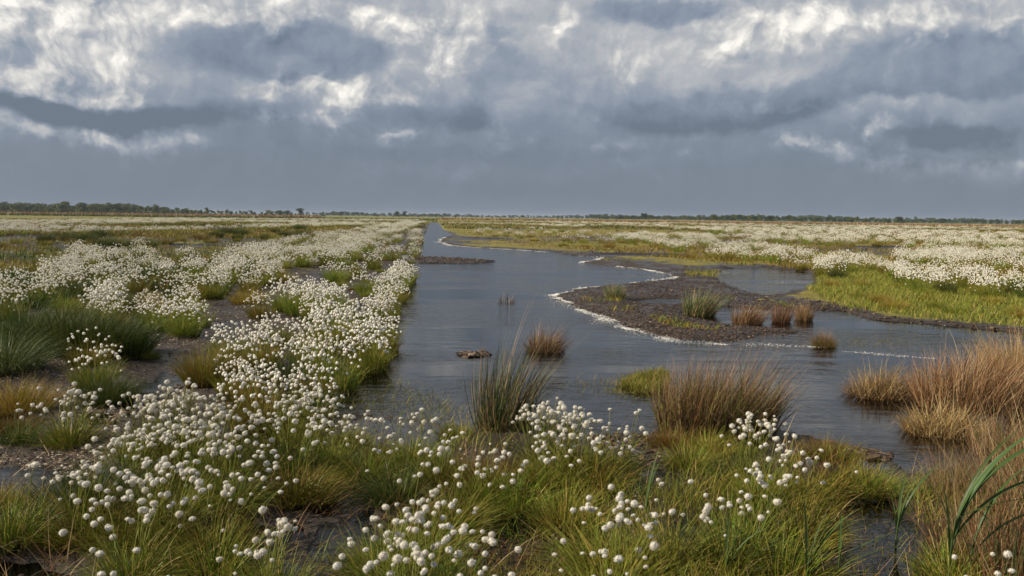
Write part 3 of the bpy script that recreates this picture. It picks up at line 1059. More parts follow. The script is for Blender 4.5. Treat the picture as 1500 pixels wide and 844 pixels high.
# tussocks on the ditch bank and out in the left field
MG = [
    ('on the mud strip by the ditch', [(430, 440), (600, 440), (620, 345), (600, 336), (545, 352), (500, 400)], 38, ('green', 'olive', 'green', 'rust'), (.45, .85)),
    ('in the dim sedge belt across the left field', [(130, 370), (460, 352), (440, 338), (200, 345), (80, 352)], 40, ('dark', 'olive', 'dark', 'rust'), (1.0, 1.9)),
    ('at the left edge of the field pool', [(0, 375), (90, 380), (110, 352), (0, 356)], 9, ('dark', 'rust', 'olive'), (.9, 1.3)),
    ('between the white beds of the left field', [(20, 460), (300, 480), (420, 425), (400, 385), (60, 430)], 26, ('green', 'olive', 'dark', 'ochre'), (.7, 1.15)),
    ('on the brown shore of the right bank', [(700, 352), (900, 370), (1050, 385), (1190, 395), (1190, 388), (900, 356), (720, 345)], 20, ('ochre', 'olive', 'green'), (.6, 1.1)),
    ('out on the yellow right field', [(760, 340), (1300, 365), (1290, 352), (900, 338)], 16, ('olive', 'ochre', 'green'), (1.0, 1.6)),
    ('on the green bank edge of the right shore', [(1195, 415), (1270, 455), (1420, 470), (1500, 478), (1500, 440), (1300, 418)], 14, ('green', 'ochre', 'olive'), (.5, .9)),
]
CW = {'green': 'green', 'olive': 'olive', 'dark': 'dark green', 'ochre': 'golden', 'rust': 'rusty brown'}
for (zn, pts, n, kinds, ss) in MG:
    P = spaced(sample_px(pts, n * 6), np.full(n * 6, .7))
    P = P[water_sd(P) > .1][:n]
    lst = [(p, kinds[int(R.integers(len(kinds)))]) for p in P]
    lst.sort(key=lambda q: np.hypot(*q[0]))
    cnt = {}
    tot = {}
    for _, kd in lst:
        tot[kd] = tot.get(kd, 0) + 1
    for p, kd in lst:
        k = cnt.get(kd, 0); cnt[kd] = k + 1
        w = 'nearest' if k == 0 else (ORD[k] + ' nearest' if k < tot[kd] - 1 else 'farthest')
        s = R.uniform(*ss)
        grass_tussock(f'{w} {CW[kd]} grass tussock {zn}', 0, 0, kd, s, 'grass tussocks ' + zn, s * 1.05, p, dead=False)

# ------------------------------------------------------------------ rush clumps
def rush(label, px, py, me, s=(1, 1, 1), rz=0.0, cat='rushes', group=None, extra=None, name='rush_clump', world=None):
    c = at(px, py) if world is None else world
    e = bpy.data.objects.new(name, None)
    COL.objects.link(e)
    e.location = (c[0], c[1], max(gz(*c), -.02))
    e.scale = s
    tag(e, label, cat, group)
    obj('stems', me, e, (0, 0, 0), rz)['kind'] = 'stuff'
    for nm, m2 in (extra or ()):
        obj(nm, m2, e, (0, 0, 0), rz)['kind'] = 'stuff'
    return e


RG = 'rush clumps standing in the water'
THATCH = rush_mesh('thatch', M['rush_dead'], 420, .42, .25, (.15, .4), .007, .9, (.5, 1.8), 5, .05, .05, .5)
rush('tall dark green rush clump leaning right at the near water edge', 735, 630,
     rush_mesh('stems', M['rush_green'], 480, .2, .17, (.5, .86), .0068, .22, (0, .3), 6, .22, .09, .05),
     group=RG, extra=[('dead_stems', rush_mesh('dead_stems', M['rush_brown'], 90, .18, .15, (.25, .55), .006, .3, (.1, .8), 5, .2, .1, .3))])
rush('widest rush clump, brown over green, standing in the near water', 1048, 634,
     rush_mesh('stems', M['rush_mixed'], 1500, .46, .26, (.46, .74), .0065, .2, (0, .5), 5, .16, .05, .32),
     group=RG, extra=[('green_stems', rush_mesh('green_stems', M['rush_green'], 300, .42, .25, (.25, .48), .006, .2, (0, .4), 5, .2, .05, .05)),
                      ('dry_stems', rush_mesh('dry_stems', M['rush_brown'], 420, .45, .26, (.5, .82), .005, .2, (0, .4), 5, .26, .12, .2)), ('thatch', THATCH)])
rush('dead brown rush tuft with pale tips alone in open water', 798, 514,
     rush_mesh('stems', M['rush_dead'], 700, .2, .18, (.22, .42), .007, .55, (0, 1.1), 5, .15, .08, .3),
     group=RG, extra=[('pale_stems', rush_mesh('pale_stems', M['rush_brown'], 90, .16, .14, (.35, .56), .006, .3, (0, .5), 5, .25))])
rush('low domed dead rush clump left of the big right one', 1296, 580,
     rush_mesh('stems', M['rush_dead'], 1000, .33, .24, (.22, .44), .0068, .65, (.2, 1.5), 5, .1, .05, .4),
     group=RG, extra=[('pale_stems', rush_mesh('pale_stems', M['rush_brown'], 380, .3, .22, (.25, .5), .006, .5, (0, 1.1), 5, .2))])
rush('short stubby brown rush clump at the reed bank tip', 1380, 634,
     rush_mesh('stems', M['rush_brown'], 900, .26, .2, (.2, .4), .0068, .5, (.1, 1.2), 5, .08, .05, .3),
     group=RG, extra=[('dark_stems', rush_mesh('dark_stems', M['rush_dead'], 300, .26, .2, (.12, .3), .007, .7, (.4, 1.6), 5, .05))])
big1 = rush_mesh('stems', M['rush_brown'], 1700, .5, .38, (.42, .74), .0068, .3, (0, .8), 5, .2, .05, .25)
big2 = rush_mesh('green_stems', M['rush_green'], 350, .45, .35, (.25, .5), .0068, .3, (0, .7), 5, .15)
rush('largest brown rush clump standing at the right end of the water', 1425, 596, big1, group=RG, extra=[('green_stems', big2), ('thatch', THATCH)])
rush('brown rush clump cut by the right picture edge', 1500, 580, big1, (.95, .95, 1.12), .8, group=RG, extra=[('green_stems', big2), ('thatch', THATCH)])
mid_g = rush_mesh('stems', M['rush_green'], 420, .22, .2, (.4, .66), .009, .35, (0, .5), 5, .26, .06, .08)
mid_b = rush_mesh('stems', M['rush_dead'], 420, .2, .18, (.26, .44), .009, .4, (0, .8), 5, .2, .06, .25)
mid_p = rush_mesh('pale_stems', M['rush_brown'], 180, .2, .18, (.28, .5), .008, .4, (0, .7), 5, .25, .06, .2)
rush('leaning green rush clump on the peat spit, tallest there', 1024, 462, mid_g, (1.15, 1.1, 1.0), group='rush clumps on the peat spit', extra=[('pale_stems', mid_p)])
rush('small green rush clump at the pointed end of the peat spit', 901, 441, mid_g, (.8, .8, .72), 1.2, group='rush clumps on the peat spit', extra=[('pale_stems', mid_p)])
rush('widest of the three brown rush tufts behind the peat spit', 1094, 474, mid_b, (1.05, 1, 1), group='rush clumps on the peat spit', extra=[('pale_stems', mid_p)])
rush('middle of the three brown rush tufts behind the peat spit', 1144, 472, mid_b, (.66, .7, 1.0), .7, group='rush clumps on the peat spit', extra=[('pale_stems', mid_p)])
rush('right of the three brown rush tufts behind the peat spit', 1178, 469, mid_b, (.62, .7, 1.0), 1.4, group='rush clumps on the peat spit', extra=[('pale_stems', mid_p)])
rush('small dark tuft topped with green in the water below the three', 1208, 508, mid_b, (.62, .62, .78), 2.2, group='rush clumps on the peat spit',
     extra=[('green_top', GT['olive'][0])])
tw = rush_mesh('stems', M['twig'], 44, .14, .1, (.2, .36), .012, .3, (0, .5), 4, .1)
rush('thin bare twigs sticking out of the middle of the ditch', 741, 443, tw, group=RG)

# dry reeds of the right bank
dr1 = rush_mesh('stems', M['rush_brown'], 330, .36, .36, (.35, 1.0), .0058, .25, (0, .7), 6, .12, .05, .2)
dr2 = rush_mesh('green_stems', M['rush_green'], 260, .3, .3, (.35, .75), .0055, .16, (0, .4), 6, .12)
dr3 = rush_mesh('rusty_stems', M['rush_dead'], 170, .34, .34, (.2, .7), .006, .3, (0, 1.3), 5, .08, .05, .3)
for (lb, px, py, s, rz) in [
    ('dry reed stand at the back of the right bank, behind the stubby clump', 1470, 668, .58, 0),
    ('dry reed stand at the right picture edge, rear', 1535, 690, .7, 1.1),
    ('dry reed stand in the middle of the right bank', 1462, 745, .68, 2.2),
    ('dry reed stand at the right picture edge, halfway down', 1540, 770, .85, 3.0),
    ('dry reed stand behind the long curved reed leaves', 1430, 810, .62, 4.1),
    ('dry reed stand in the bottom right corner', 1510, 860, .8, 5.0),
    ('thin dry reed stand at the bank edge over the lower pool', 1392, 735, .42, .6),
]:
    rush(lb, px, py, dr1, (s, s, s * .95), rz, 'reeds', 'dry reed stands of the right bank', [('green_stems', dr2), ('rusty_stems', dr3)], 'dry_reed_stand')

# ------------------------------------------------------------------ broad-leaved reeds
def leaf_blade(L, W, th0, th1, twist=0.0):
    """broad folded leaf arching along +x"""
    m = Mesh()
    S = 12
    x = z = 0.0
    V = []; T = []
    for k in range(S + 1):
        t = k / S
        w = W * .5 * min(1, .35 + 3.2 * t) * max(.03, (1 - t ** 2.6))
        th = th0 + (th1 - th0) * t ** 1.2
        nx_, nz_ = math.cos(th), -math.sin(th)      # upper normal in plane
        f = .28 * w
        tw_ = twist * t
        for sgn in (-1, 0, 1):
            yy = sgn * w * math.cos(tw_)
            up = (f if sgn else 0) + sgn * w * math.sin(tw_)
            V.append((x - nx_ * up * -1 * -1, yy, z - nz_ * up * -1 * -1 + (up if th < .6 else up * .6)))
            T.append(t)
        x += math.sin(th) * L / S; z += math.cos(th) * L / S
    Fq = [(k * 3 + j, k * 3 + j + 1, k * 3 + j + 4, k * 3 + j + 3) for k in range(S) for j in range(2)]
    m.add(V, Fq, T, R.uniform(.2, .7))
    return m.mesh('leaf', [M['reed_leaf']], smooth=True)


LB = [leaf_blade(.52, .016, .3, 1.2, .5), leaf_blade(.46, .017, .15, .9, -.5), leaf_blade(.6, .019, .55, 1.75, .4), leaf_blade(.34, .015, .08, .6, .4), leaf_blade(.5, .018, 1.0, 1.65, -.4)]


def stem_solid(H):
    m = Mesh()
    V = []; T = []
    for k in range(5):
        for j in range(6):
            a = j * math.pi / 3
            r = .006 * (1 - .12 * k)
            V.append((r * math.cos(a) + .02 * (k / 4) ** 2, r * math.sin(a), H * k / 4 - (.03 if k == 0 else 0))); T.append(k / 4)
    m.add(V, [(k * 6 + j, k * 6 + (j + 1) % 6, k * 6 + 6 + (j + 1) % 6, k * 6 + 6 + j) for k in range(4) for j in range(6)], T)
    return m.mesh('stem', [M['reed_leaf']], smooth=True)


STEM = stem_solid(.3)


def reed(label, px, py, leaves, s=1.0, sh=1.0):
    c = at(px, py)
    e = bpy.data.objects.new('reed_plant', None)
    COL.objects.link(e)
    e.location = (c[0], c[1], max(gz(*c), 0))
    tag(e, label, 'reed', 'broad-leaved young reeds')
    obj('stem', STEM, e, (0, 0, 0), 0, (1, 1, sh))
    for (k, az, h, ls) in leaves:
        obj('leaf', LB[k], e, (.02 * (h / .3) ** 2, 0, h * sh), az, ls * s)


reed('tallest young reed with long leaves sweeping right over dry stems', 1388, 862,
     [(0, .12, .2, 1.25), (0, -.1, .26, 1.15), (2, .2, .28, 1.2), (0, .5, .14, 1.0), (1, .3, .1, .9), (1, 2.9, .2, .7), (4, -.3, .3, .9), (2, .0, .2, 1.0), (0, .3, .24, 1.1), (3, 1.6, .12, 1.0)], 1.1, 1.1)
reed('upright young reed with three leaves beside the lower dark pool', 1312, 800,
     [(3, .8, .06, 1.15), (1, .2, .08, 1.0), (3, 2.2, .05, 1.1), (0, .3, .1, .95), (4, 3.3, .04, .8)], 1.0, .7)
reed('young reed at the bottom, leaves fanned to the right', 1180, 868,
     [(1, .2, .05, .9), (0, .15, .1, .8), (1, .6, .06, .9), (3, 1.5, .1, 1.1), (4, .1, .12, .7)], 1.0, .7)
reed('young reed with level leaves crossing the lower dark pool', 1228, 840,
     [(4, .1, .1, .9), (4, -.15, .03, .95), (3, 1.2, .06, .8)], 1.0, .6)
reed('young reed with two pale leaves near the scattered cotton heads', 945, 770,
     [(1, .3, .15, .95), (3, .7, .1, 1.1), (1, .1, .06, .8), (3, 2.4, .05, .6)], 1.0, .7)
reed('single reed shoot low in the bottom grass', 1062, 850,
     [(1, .1, .05, .8), (3, 1.2, .05, .9), (0, -.1, .04, .6)], 1.0, .5)
reed('second young reed close right of the tallest, leaves low', 1418, 856,
     [(1, .1, .12, 1.0), (0, .3, .2, 1.0), (2, -.15, .16, .9), (3, 2.4, .1, .8)], 1.0, .8)
reed('small reed at the bottom edge right of the tallest one', 1492, 870,
     [(0, 2.6, .1, .8), (3, .4, .1, .9), (2, .2, .15, .8)], 1.0, .8)

# ------------------------------------------------------------------ ground cover of the near bog
def cover(name, mat, P, L, W, label, th=(.1, .5), dr=(.2, 1.4), S=3, clump=1, rad=.03, z=None):
    n = len(P) * clump
    Q = np.repeat(P, clump, 0) + R.normal(0, rad, (n, 2))
    zz = np.maximum(ground_z(Q), -.01) if z is None else np.full(n, z)
    m = Mesh()
    th0 = R.uniform(*th, n)
    m.add(*ribbons(np.column_stack([Q, zz - .01]), R.uniform(0, 6.28, n), th0, th0 + R.uniform(*dr, n), R.uniform(*L, n) * (1 if W else 1), R.uniform(.7, 1.3, n) * (W or np.hypot(Q[:, 0], Q[:, 1]) * .0009), S, .08))
    return stuff(obj(name, m.mesh(name, [mat])), label)


P = sample_px([(-60, 560), (200, 640), (500, 615), (700, 640), (860, 650), (980, 655), (1160, 650), (1320, 700), (1560, 700), (1600, 960), (-120, 960)], 5200)
wsd = water_sd(P); gzz = ground_z(P)
dens = fbm(P[:, 0] * 1.4, P[:, 1] * 1.4, 300, 3)
lm = P[:, 0] > -2.2
P = P[(wsd > .0) & (gzz > -.005) & (dens > np.where(lm, .6, .65))]
cover('bog_grass', M['leaf_olive'], P[::2], (.08, .26), .0042, 'short olive grass sprigs covering the near bog', clump=9, rad=.04)
cover('short_grass', M['leaf_green'], P[1::2], (.08, .24), .0042, 'short green grass sprigs covering the near bog', clump=8, rad=.04)
P = sample_px([(480, 700), (860, 640), (1300, 690), (1300, 850), (480, 900)], 1300)
P = P[(fbm(P[:, 0] * 1.8, P[:, 1] * 1.8, 320, 3) > .56) & (ground_z(P) > -.03)]
cover('rusty_grass', M['leaf_rust'], P, (.05, .15), .004, 'rusty red-brown sprigs in the near bog', clump=8, rad=.05)
# sprigs in the shallow water
for pts, n, mt in (([(480, 575), (600, 560), (690, 600), (690, 640), (500, 620)], 260, 'leaf_olive'),
                   ([(800, 560), (960, 550), (960, 585), (870, 585)], 70, 'leaf_olive'),
                   ([(1180, 498), (1330, 498), (1330, 512), (1190, 508)], 50, 'leaf_olive'),
                   ([(1180, 740), (1340, 740), (1340, 850), (1200, 860)], 130, 'leaf_olive'),
                   ([(640, 720), (820, 720), (800, 800), (640, 800)], 120, 'leaf_green')):
    P = sample_px(pts, n)
    cover('water_sprigs', M[mt], P, (.04, .13), .004, 'thin floating sprigs in shallow water', clump=4, rad=.06, z=0.0, th=(.5, 1.3), dr=(.1, .5))
# moss cushion in the water by the wide rush clump
P = sample_px([(905, 566), (925, 556), (968, 546), (980, 552), (975, 574), (945, 578)], 900)
cover('moss_cushion', M['sward'], P, (.05, .14), .006, 'green moss cushion in the water left of the wide rush clump', clump=3, rad=.02, z=.01)
P = sample_px([(880, 572), (930, 566), (950, 578), (900, 578)], 160)
cover('moss_rim', M['moss'], P, (.03, .07), .006, 'flat mossy rim trailing into the water', clump=2, rad=.03, z=.0, th=(.5, 1.2))
# bright bank and yellow fields on the right
P = sample(SWARD, 30000)
P = P[(water_sd(P) > .05) & (np.hypot(P[:, 0], P[:, 1]) < 45)]
cover('bank_grass', M['sward'], P, (.07, .17), .013, 'bright green grass of the right bank', S=2)
P1 = sample_px([(660, 338), (900, 340), (1300, 358), (1560, 370), (1560, 420), (1300, 402), (1190, 398), (1050, 388), (880, 371), (700, 352)], 26000)
P1 = P1[(water_sd(P1) > .15)]
v_ = fbm(P1[:, 0] * .25, P1[:, 1] * .25, 400, 4)
cover('yellow_sedge', M['sward_yellow'], P1[v_ > .47], (.10, .24), .03, 'yellow-green sedge of the right fields', S=2)
cover('short_sedge', M['sward_yellow'], P1[v_ <= .41], (.06, .14), .025, 'short yellow sedge of the right fields', S=2)
cover('green_sedge', M['sward'], P1[(v_ > .40) & (v_ < .5)], (.10, .22), .03, 'green sedge of the right fields', S=2)
P1 = sample_px([(-40, 330), (600, 328), (560, 350), (420, 390), (300, 420), (-40, 470)], 30000)
P1 = P1[(water_sd(P1) > .15)]
v_ = fbm(P1[:, 0] * .3, P1[:, 1] * .2, 410, 4)
cover('field_sedge', M['leaf_olive'], P1[v_ > .46], (.12, .34), .022, 'olive sedge of the left fields', S=2)
cover('dark_field_sedge', M['leaf_dark'], P1[v_ < .43], (.12, .34), .02, 'dark sedge of the left fields', S=2)
P1 = sample_px([(-60, 321), (620, 321), (640, 324), (1000, 325), (1600, 331), (1600, 352), (1000, 338), (660, 336), (620, 336), (500, 352), (-60, 348)], 42000)
d_ = np.hypot(P1[:, 0], P1[:, 1])
P1 = P1[(water_sd(P1) > .3) & (d_ < 420)]
v_ = fbm(P1[:, 0] * .06, P1[:, 1] * .04, 430, 4)
cover('far_olive_sedge', M['leaf_olive'], P1[v_ > .54], (.15, .4), 0, 'olive sedge far out in the bog fields', S=2)
cover('far_dark_sedge', M['leaf_dark'], P1[v_ < .42], (.15, .4), 0, 'dark sedge far out in the bog fields', S=2)
cover('far_yellow_sedge', M['sward_yellow'], P1[(v_ >= .42) & (v_ <= .54)], (.12, .3), 0, 'yellow sedge far out in the bog fields', S=2)
# dead straws in the near bog
P = sample_px([(-60, 560), (200, 640), (500, 615), (700, 640), (860, 650), (980, 655), (1160, 650), (1320, 700), (1560, 700), (1600, 960), (-120, 960)], 2600)
P = P[ground_z(P) > -.03]
cover('dead_straw', M['rush_brown'], P, (.12, .4), .0045, 'dead straws lying in the near bog grass', th=(.5, 1.4), dr=(0, .6), S=3)
# moss patches on the spit
P = np.concatenate([sample_px(p, n) for p, n in (([(1000, 398), (1055, 398), (1060, 408), (1010, 408)], 500), ([(850, 440), (905, 436), (930, 460), (880, 455)], 260),
                                                  ([(950, 470), (1010, 480), (1060, 486), (980, 484)], 150), ([(1010, 440), (1080, 445), (1230, 450), (1200, 458)], 300), ([(870, 378), (960, 384), (900, 388)], 400))])
P = P[(fbm(P[:, 0] * 1.2, P[:, 1] * 1.2, 330, 3) > .45) & (ground_z(P) > -.02)]
cover('spit_moss', M['moss'], P, (.05, .14), .012, 'mossy sprigs on the peat spit', clump=2, rad=.06)

# peat crumbs on the spit and shore, pale litter on the mud
def crumbs(name, mat, P, size, label, shape=ICO0):
    z = ground_z(P)
    m = Mesh()
    n = len(P)
    s = R.uniform(*size, n) * R.choice([.5, .7, 1, 1.4], n)
    sc3 = np.stack([s * R.uniform(.6, 1.6, n), s * R.uniform(.5, 1.1, n), s * R.uniform(.3, .7, n)], 1)
    m.add(*many(shape, np.column_stack([P, np.maximum(z, 0) + s * .12]), sc3, .25))
    return stuff(obj(name, m.mesh(name, [mat])), label)


P = np.concatenate([sample_px([(822, 434), (860, 422), (1000, 404), (1060, 412), (1100, 432), (1235, 450), (1235, 458), (1060, 452), (1040, 464), (1165, 487), (1155, 496), (1060, 505), (1000, 503), (890, 472), (815, 442)], 20000),
                    sample(poly([(900, 392), (1060, 392), (1060, 400), (1000, 404)]), 400)])
P = P[water_sd(P) > -.10]
crumbs('peat_crumbs', M['debris'], P, (.005, .016), 'dark peat crumbs covering the spit')
P = np.concatenate([sample(SPIT, 1500), sample(SPIT2, 320), sample_px([(650, 352), (800, 366), (880, 376), (1000, 380), (1000, 374), (800, 358), (660, 347)], 2600)])
P = np.concatenate([P, sample_px([(1170, 440), (1235, 452), (1300, 466), (1380, 474), (1500, 486), (1500, 492), (1370, 481), (1270, 470), (1220, 460), (1160, 450)], 350)])
crumbs('bar_crumbs', M['debris'], P[water_sd(P) > -.1], (.012, .03), 'brown peat crumbs on the low bars')
P = sample_px([(865, 640), (900, 632), (985, 640), (990, 660), (960, 690), (890, 680)], 700)
crumbs('wet_peat_crumbs', M['debris'], P[ground_z(P) > -.02], (.008, .02), 'wet black peat crumbs near the brown rushes')
P = np.concatenate([sample_px([(-60, 570), (-60, 720), (130, 700), (200, 600), (300, 560), (500, 470), (600, 400), (560, 370), (300, 430), (-40, 480)], 12000), sample_px([(470, 720), (760, 640), (1000, 700), (1000, 850), (470, 850)], 900)])
P = P[(fbm(P[:, 0] * 1.5, P[:, 1] * 1.5, 350, 3) > .42)]
crumbs('pale_litter', M['litter'], P[ground_z(P) > -.01], (.005, .012), 'pale fallen fluff and leaf litter on the mud', OCT)
P = sample_px([(-60, 560), (-60, 730), (130, 700), (200, 640), (320, 580), (500, 470), (600, 400), (560, 370), (300, 430), (-40, 480)], 9000)
P = P[ground_z(P) > .0]
crumbs('mud_crumbs', M['debris'], P, (.004, .012), 'dark peat crumbs on the left mud')
# mud lumps at the dark shore tip
P = sample_px([(1205, 648), (1250, 656), (1308, 668), (1300, 676), (1230, 668)], 420)
crumbs('shore_lumps', M['debris'], P, (.015, .035), 'dark peat lumps along the shore tip')

# ------------------------------------------------------------------ foam along the wind-blown shores
def foam(pts, n, w):
    out = []
    p = np.array([at(x, y) for x, y, _ in pts]); ww = np.array([k for _, _, k in pts])
    seg = np.linalg.norm(np.diff(p, axis=0), axis=1); cum = np.concatenate([[0], np.cumsum(seg)])
    u = R.uniform(0, cum[-1], n)
    x = np.interp(u, cum, p[:, 0]); y = np.interp(u, cum, p[:, 1]); k = np.interp(u, cum, ww)
    k = k * np.clip((vnoise(u * 1.7, u * 0, 500) - .12) * 1.9, .05, 1.3)
    kp = R.random(n) < np.clip((fbm(u * 2.3, u * 0 + 5, 505, 3) - .3) * 3.2, .05, 1)
    x, y, k, u = x[kp], y[kp], k[kp], u[kp]; n = len(x)
    x = x + R.normal(0, .35, n) * k * w + (fbm(u * 1.5, u * 0 + 3, 501, 3) - .5) * .35
    y = y + R.normal(0, .5, n) * k * w + (fbm(u * 1.5, u * 0 + 8, 502, 3) - .5) * .6
    return np.stack([x, y], 1)


P = np.concatenate([
    foam([(880, 419, .5), (845, 424, .9), (818, 432, 1), (826, 442, 1), (855, 455, .8), (890, 468, 1.0), (930, 481, 1.2), (965, 492, 1.3), (1000, 500, .8), (1050, 505, .4)], 6500, .24),
    foam([(900, 389, .4), (950, 395, .8), (990, 402, 1.2), (997, 407, 1.2), (975, 411, .9), (930, 415, .4)], 5000, .32),
    foam([(672, 345, .5), (650, 349, .9), (645, 354, 1), (662, 360, .9), (700, 363, .3), (750, 365.5, .6), (797, 369, .9)], 3400, .4),
    foam([(845, 374, .6), (890, 377, .7), (850, 385, .6)], 800, .5),
    foam([(1215, 514, .4), (1260, 517, .8), (1320, 521, .6), (1360, 524, .2)], 420, .13),
    foam([(1060, 508, .5), (1130, 505, .5), (1200, 508, .2)], 500, .3),
    foam([(1370, 474, .4), (1385, 478, .6)], 40, .2)])
P = P[water_sd(P) < .12]
m = Mesh()
n = len(P)
s = R.uniform(.003, .013, n) * np.clip(np.hypot(P[:, 0], P[:, 1]) / 17, .6, 2)
m.add(*many(ICO0, np.column_stack([P, np.full(n, .004)]), np.stack([s * 1.5, s, s * .22], 1), .15))
stuff(obj('foam', m.mesh('foam', [M['foam']])), 'white foam blown along the shores')

# ------------------------------------------------------------------ woods on the horizon
def tree_parts(h, w, n, nb=5):
    """crown of leaf clumps through an uneven volume, and a trunk with limbs"""
    cr = Mesh(); tr = Mesh()
    bl = []
    for k in range(nb):
        a = R.uniform(0, 6.28); q = R.uniform(0, .55) * w * .5
        bl.append((q * math.cos(a), q * math.sin(a), h * R.uniform(.42, .85), w * R.uniform(.2, .36), h * R.uniform(.12, .22)))
    bl.append((0, 0, h * .26, w * .46, h * .27))
    per = n // len(bl)
    for (x, y, z, rw, rh) in bl:
        u = R.normal(size=(per, 3)); u /= np.linalg.norm(u, axis=1)[:, None]
        c = u * (R.random(per) ** .4)[:, None] * np.array([rw, rw, rh]) + np.array([x, y, z])
        c[:, 2] = np.maximum(c[:, 2], .2)
        s = R.uniform(.03, .07, per) * w
        q1 = R.normal(size=(per, 3)); q1 /= np.linalg.norm(q1, axis=1)[:, None]
        q2 = np.cross(q1, R.normal(size=(per, 3))); q2 /= np.linalg.norm(q2, axis=1)[:, None]
        V = np.stack([c - q1 * s[:, None], c + q2 * s[:, None] * .7, c + q1 * s[:, None], c - q2 * s[:, None] * .7], 1)
        cr.add(V.reshape(-1, 3), np.arange(per * 4).reshape(per, 4), None, np.repeat(R.random(per), 4))
    rings = 5
    V = []
    for k in range(rings):
        for j in range(6):
            a = j * math.pi / 3; r = w * .03 * (1 - .17 * k)
            V.append((r * math.cos(a), r * math.sin(a), h * .75 * k / (rings - 1) - .1))
    tr.add(V, [(k * 6 + j, k * 6 + (j + 1) % 6, k * 6 + 6 + (j + 1) % 6, k * 6 + 6 + j) for k in range(rings - 1) for j in range(6)])
    for (x, y, z, rw, rh) in bl[:4]:
        b0 = np.array([0, 0, z * .55]); b1 = np.array([x, y, z])
        o_ = np.array([w * .012, 0, 0]); o2 = np.array([0, w * .012, 0])
        tr.add([b0 - o_, b0 + o_, b0 + o2, b1], [(0, 1, 3), (1, 2, 3), (2, 0, 3)])
    return cr, tr


TV = [tree_parts(1.0, 1.0 * q, 520) for q in (.8, .95, 1.1, 1.3, 1.0)]


def wood(name, label, spec):
    """spec: list of (px from, px to, distance, spacing m, height range, dark share)"""
    mm = Mesh()
    for (x0, x1, dist, step, hr, dark) in spec:
        a0, a1 = at(x0, 340)[0] / at(x0, 340)[1], at(x1, 340)[0] / at(x1, 340)[1]
        nt = int(abs(a1 - a0) * dist / step)
        for i in range(nt):
            k = a0 + (a1 - a0) * (i + R.random()) / nt
            dd = dist * R.uniform(.94, 1.08)
            x, y = k * dd, dd
            h = R.uniform(*hr) * (.7 + .6 * vnoise(x * .02, y * 0, 600))
            w = h * R.uniform(.9, 1.5)
            cr, tr = TV[int(R.integers(len(TV)))]
            an = R.uniform(0, 6.28); ca, sa = math.cos(an), math.sin(an)
            A = np.array([[ca * w, -sa * w, 0], [sa * w, ca * w, 0], [0, 0, h]])
            mat = 1 if R.random() < dark else 0
            V = np.concatenate(cr.V) @ A.T + np.array([x, y, 0])
            mm.add(V, np.concatenate(cr.F4), None, np.concatenate(cr.Rn), mat)
    o = obj(name, mm.mesh(name, [M['tree_leaf'], M['tree_leaf_dark']]))
    o['kind'] = 'stuff'; o['label'] = label; o['category'] = 'woodland'


wood('left_wood', 'dense low green wood along the left horizon', [(-120, 255, 760, 3, (5, 8.4), .35), (-120, 200, 800, 4, (6.5, 9), .5), (-120, 300, 740, 3, (3, 5), .3), (240, 420, 900, 3.5, (3.5, 6.5), .35), (400, 640, 1200, 4, (3, 6), .6), (-120, 480, 640, 4, (1.6, 2.8), .8)])
wood('middle_wood', 'thin dark wood line on the middle horizon', [(470, 1000, 1700, 4, (4, 8), .9), (600, 1000, 1500, 5, (3, 5), .9), (540, 900, 900, 9, (1.4, 2.8), .9)])
wood('right_wood', 'dark green scrub wood along the right horizon', [(880, 1080, 900, 3, (3, 5), .7), (1040, 1330, 720, 2.6, (3.4, 5.6), .65), (1300, 1580, 800, 2.8, (3.0, 5.0), .7), (1000, 1640, 1500, 4, (7, 10), .9), (860, 1100, 1400, 4, (5, 7), .9)])

for (lb, px, dist, h, wq, kd) in [
    ('round dark tree standing clear at the end of the left wood', 441, 880, 8.5, 1.3, 'd'),
    ('slim dark tree rising from the horizon left of the ditch end', 592, 900, 7.5, .8, 'd'),
    ('stubby dark tree beside the slim one left of the ditch end', 581, 900, 6.2, 1.0, 'd'),
    ('lone bush on the left horizon past the wood', 303, 800, 7.5, .8, 'l'),
    ('small lone tree between left wood and round tree', 500, 950, 5.5, 1.5, 'd'),
    ('tallest round bush in the right wood line', 942, 850, 7.2, 1.3, 'd'),
    ('dark rounded tree in the right wood near the pool axis', 1128, 700, 6.6, 1.3, 'd'),
    ('dark block-shaped tree toward the end of the right wood', 1318, 700, 6.2, 1.5, 'd'),
    ('broad dark bush in the last part of the right wood', 1380, 720, 5.0, 2.2, 'd'),
    ('highest yellow-green tree in the left wood', 98 * 1.0, 745, 10.3, 1.2, 'l'),
    ('dark dome tree in the middle of the left wood', 122, 745, 9.8, 1.3, 'd'),
    ('dark tree at the right shoulder of the left wood', 170, 750, 9.2, 1.3, 'd'),
    ('pale green tree at the thinning end of the left wood', 228, 760, 8.6, 1.4, 'l'),
]:
    e = bpy.data.objects.new('tree', None)
    COL.objects.link(e)
    p = at(px, 340); k = p[0] / p[1]
    e.location = (k * dist, dist, 0)
    e.scale = (h * wq * .9, h * wq * .9, h)
    e.rotation_euler = (0, 0, R.uniform(0, 6.28))
    tag(e, lb, 'tree', 'trees standing out on the horizon')
    cr, tr = tree_parts(1.0, 1.0, 700, 6)
    obj('crown', cr.mesh('crown', [M['tree_leaf' if kd == 'l' else 'tree_leaf_dark']]), e)
    obj('trunk', tr.mesh('trunk', [M['bark']]), e)

# pale reed belts before the woods
def belt(name, label, x0, x1, d0, d1, n, mat, L, W):
    a0, a1 = at(x0, 340), at(x1, 340)
    k = R.uniform(a0[0] / a0[1], a1[0] / a1[1], n)
    d = R.uniform(d0, d1, n)
    cover(name, mat, np.stack([k * d, d], 1), L, W, label, S=2, th=(0, .3), dr=(0, .5), z=0.0)


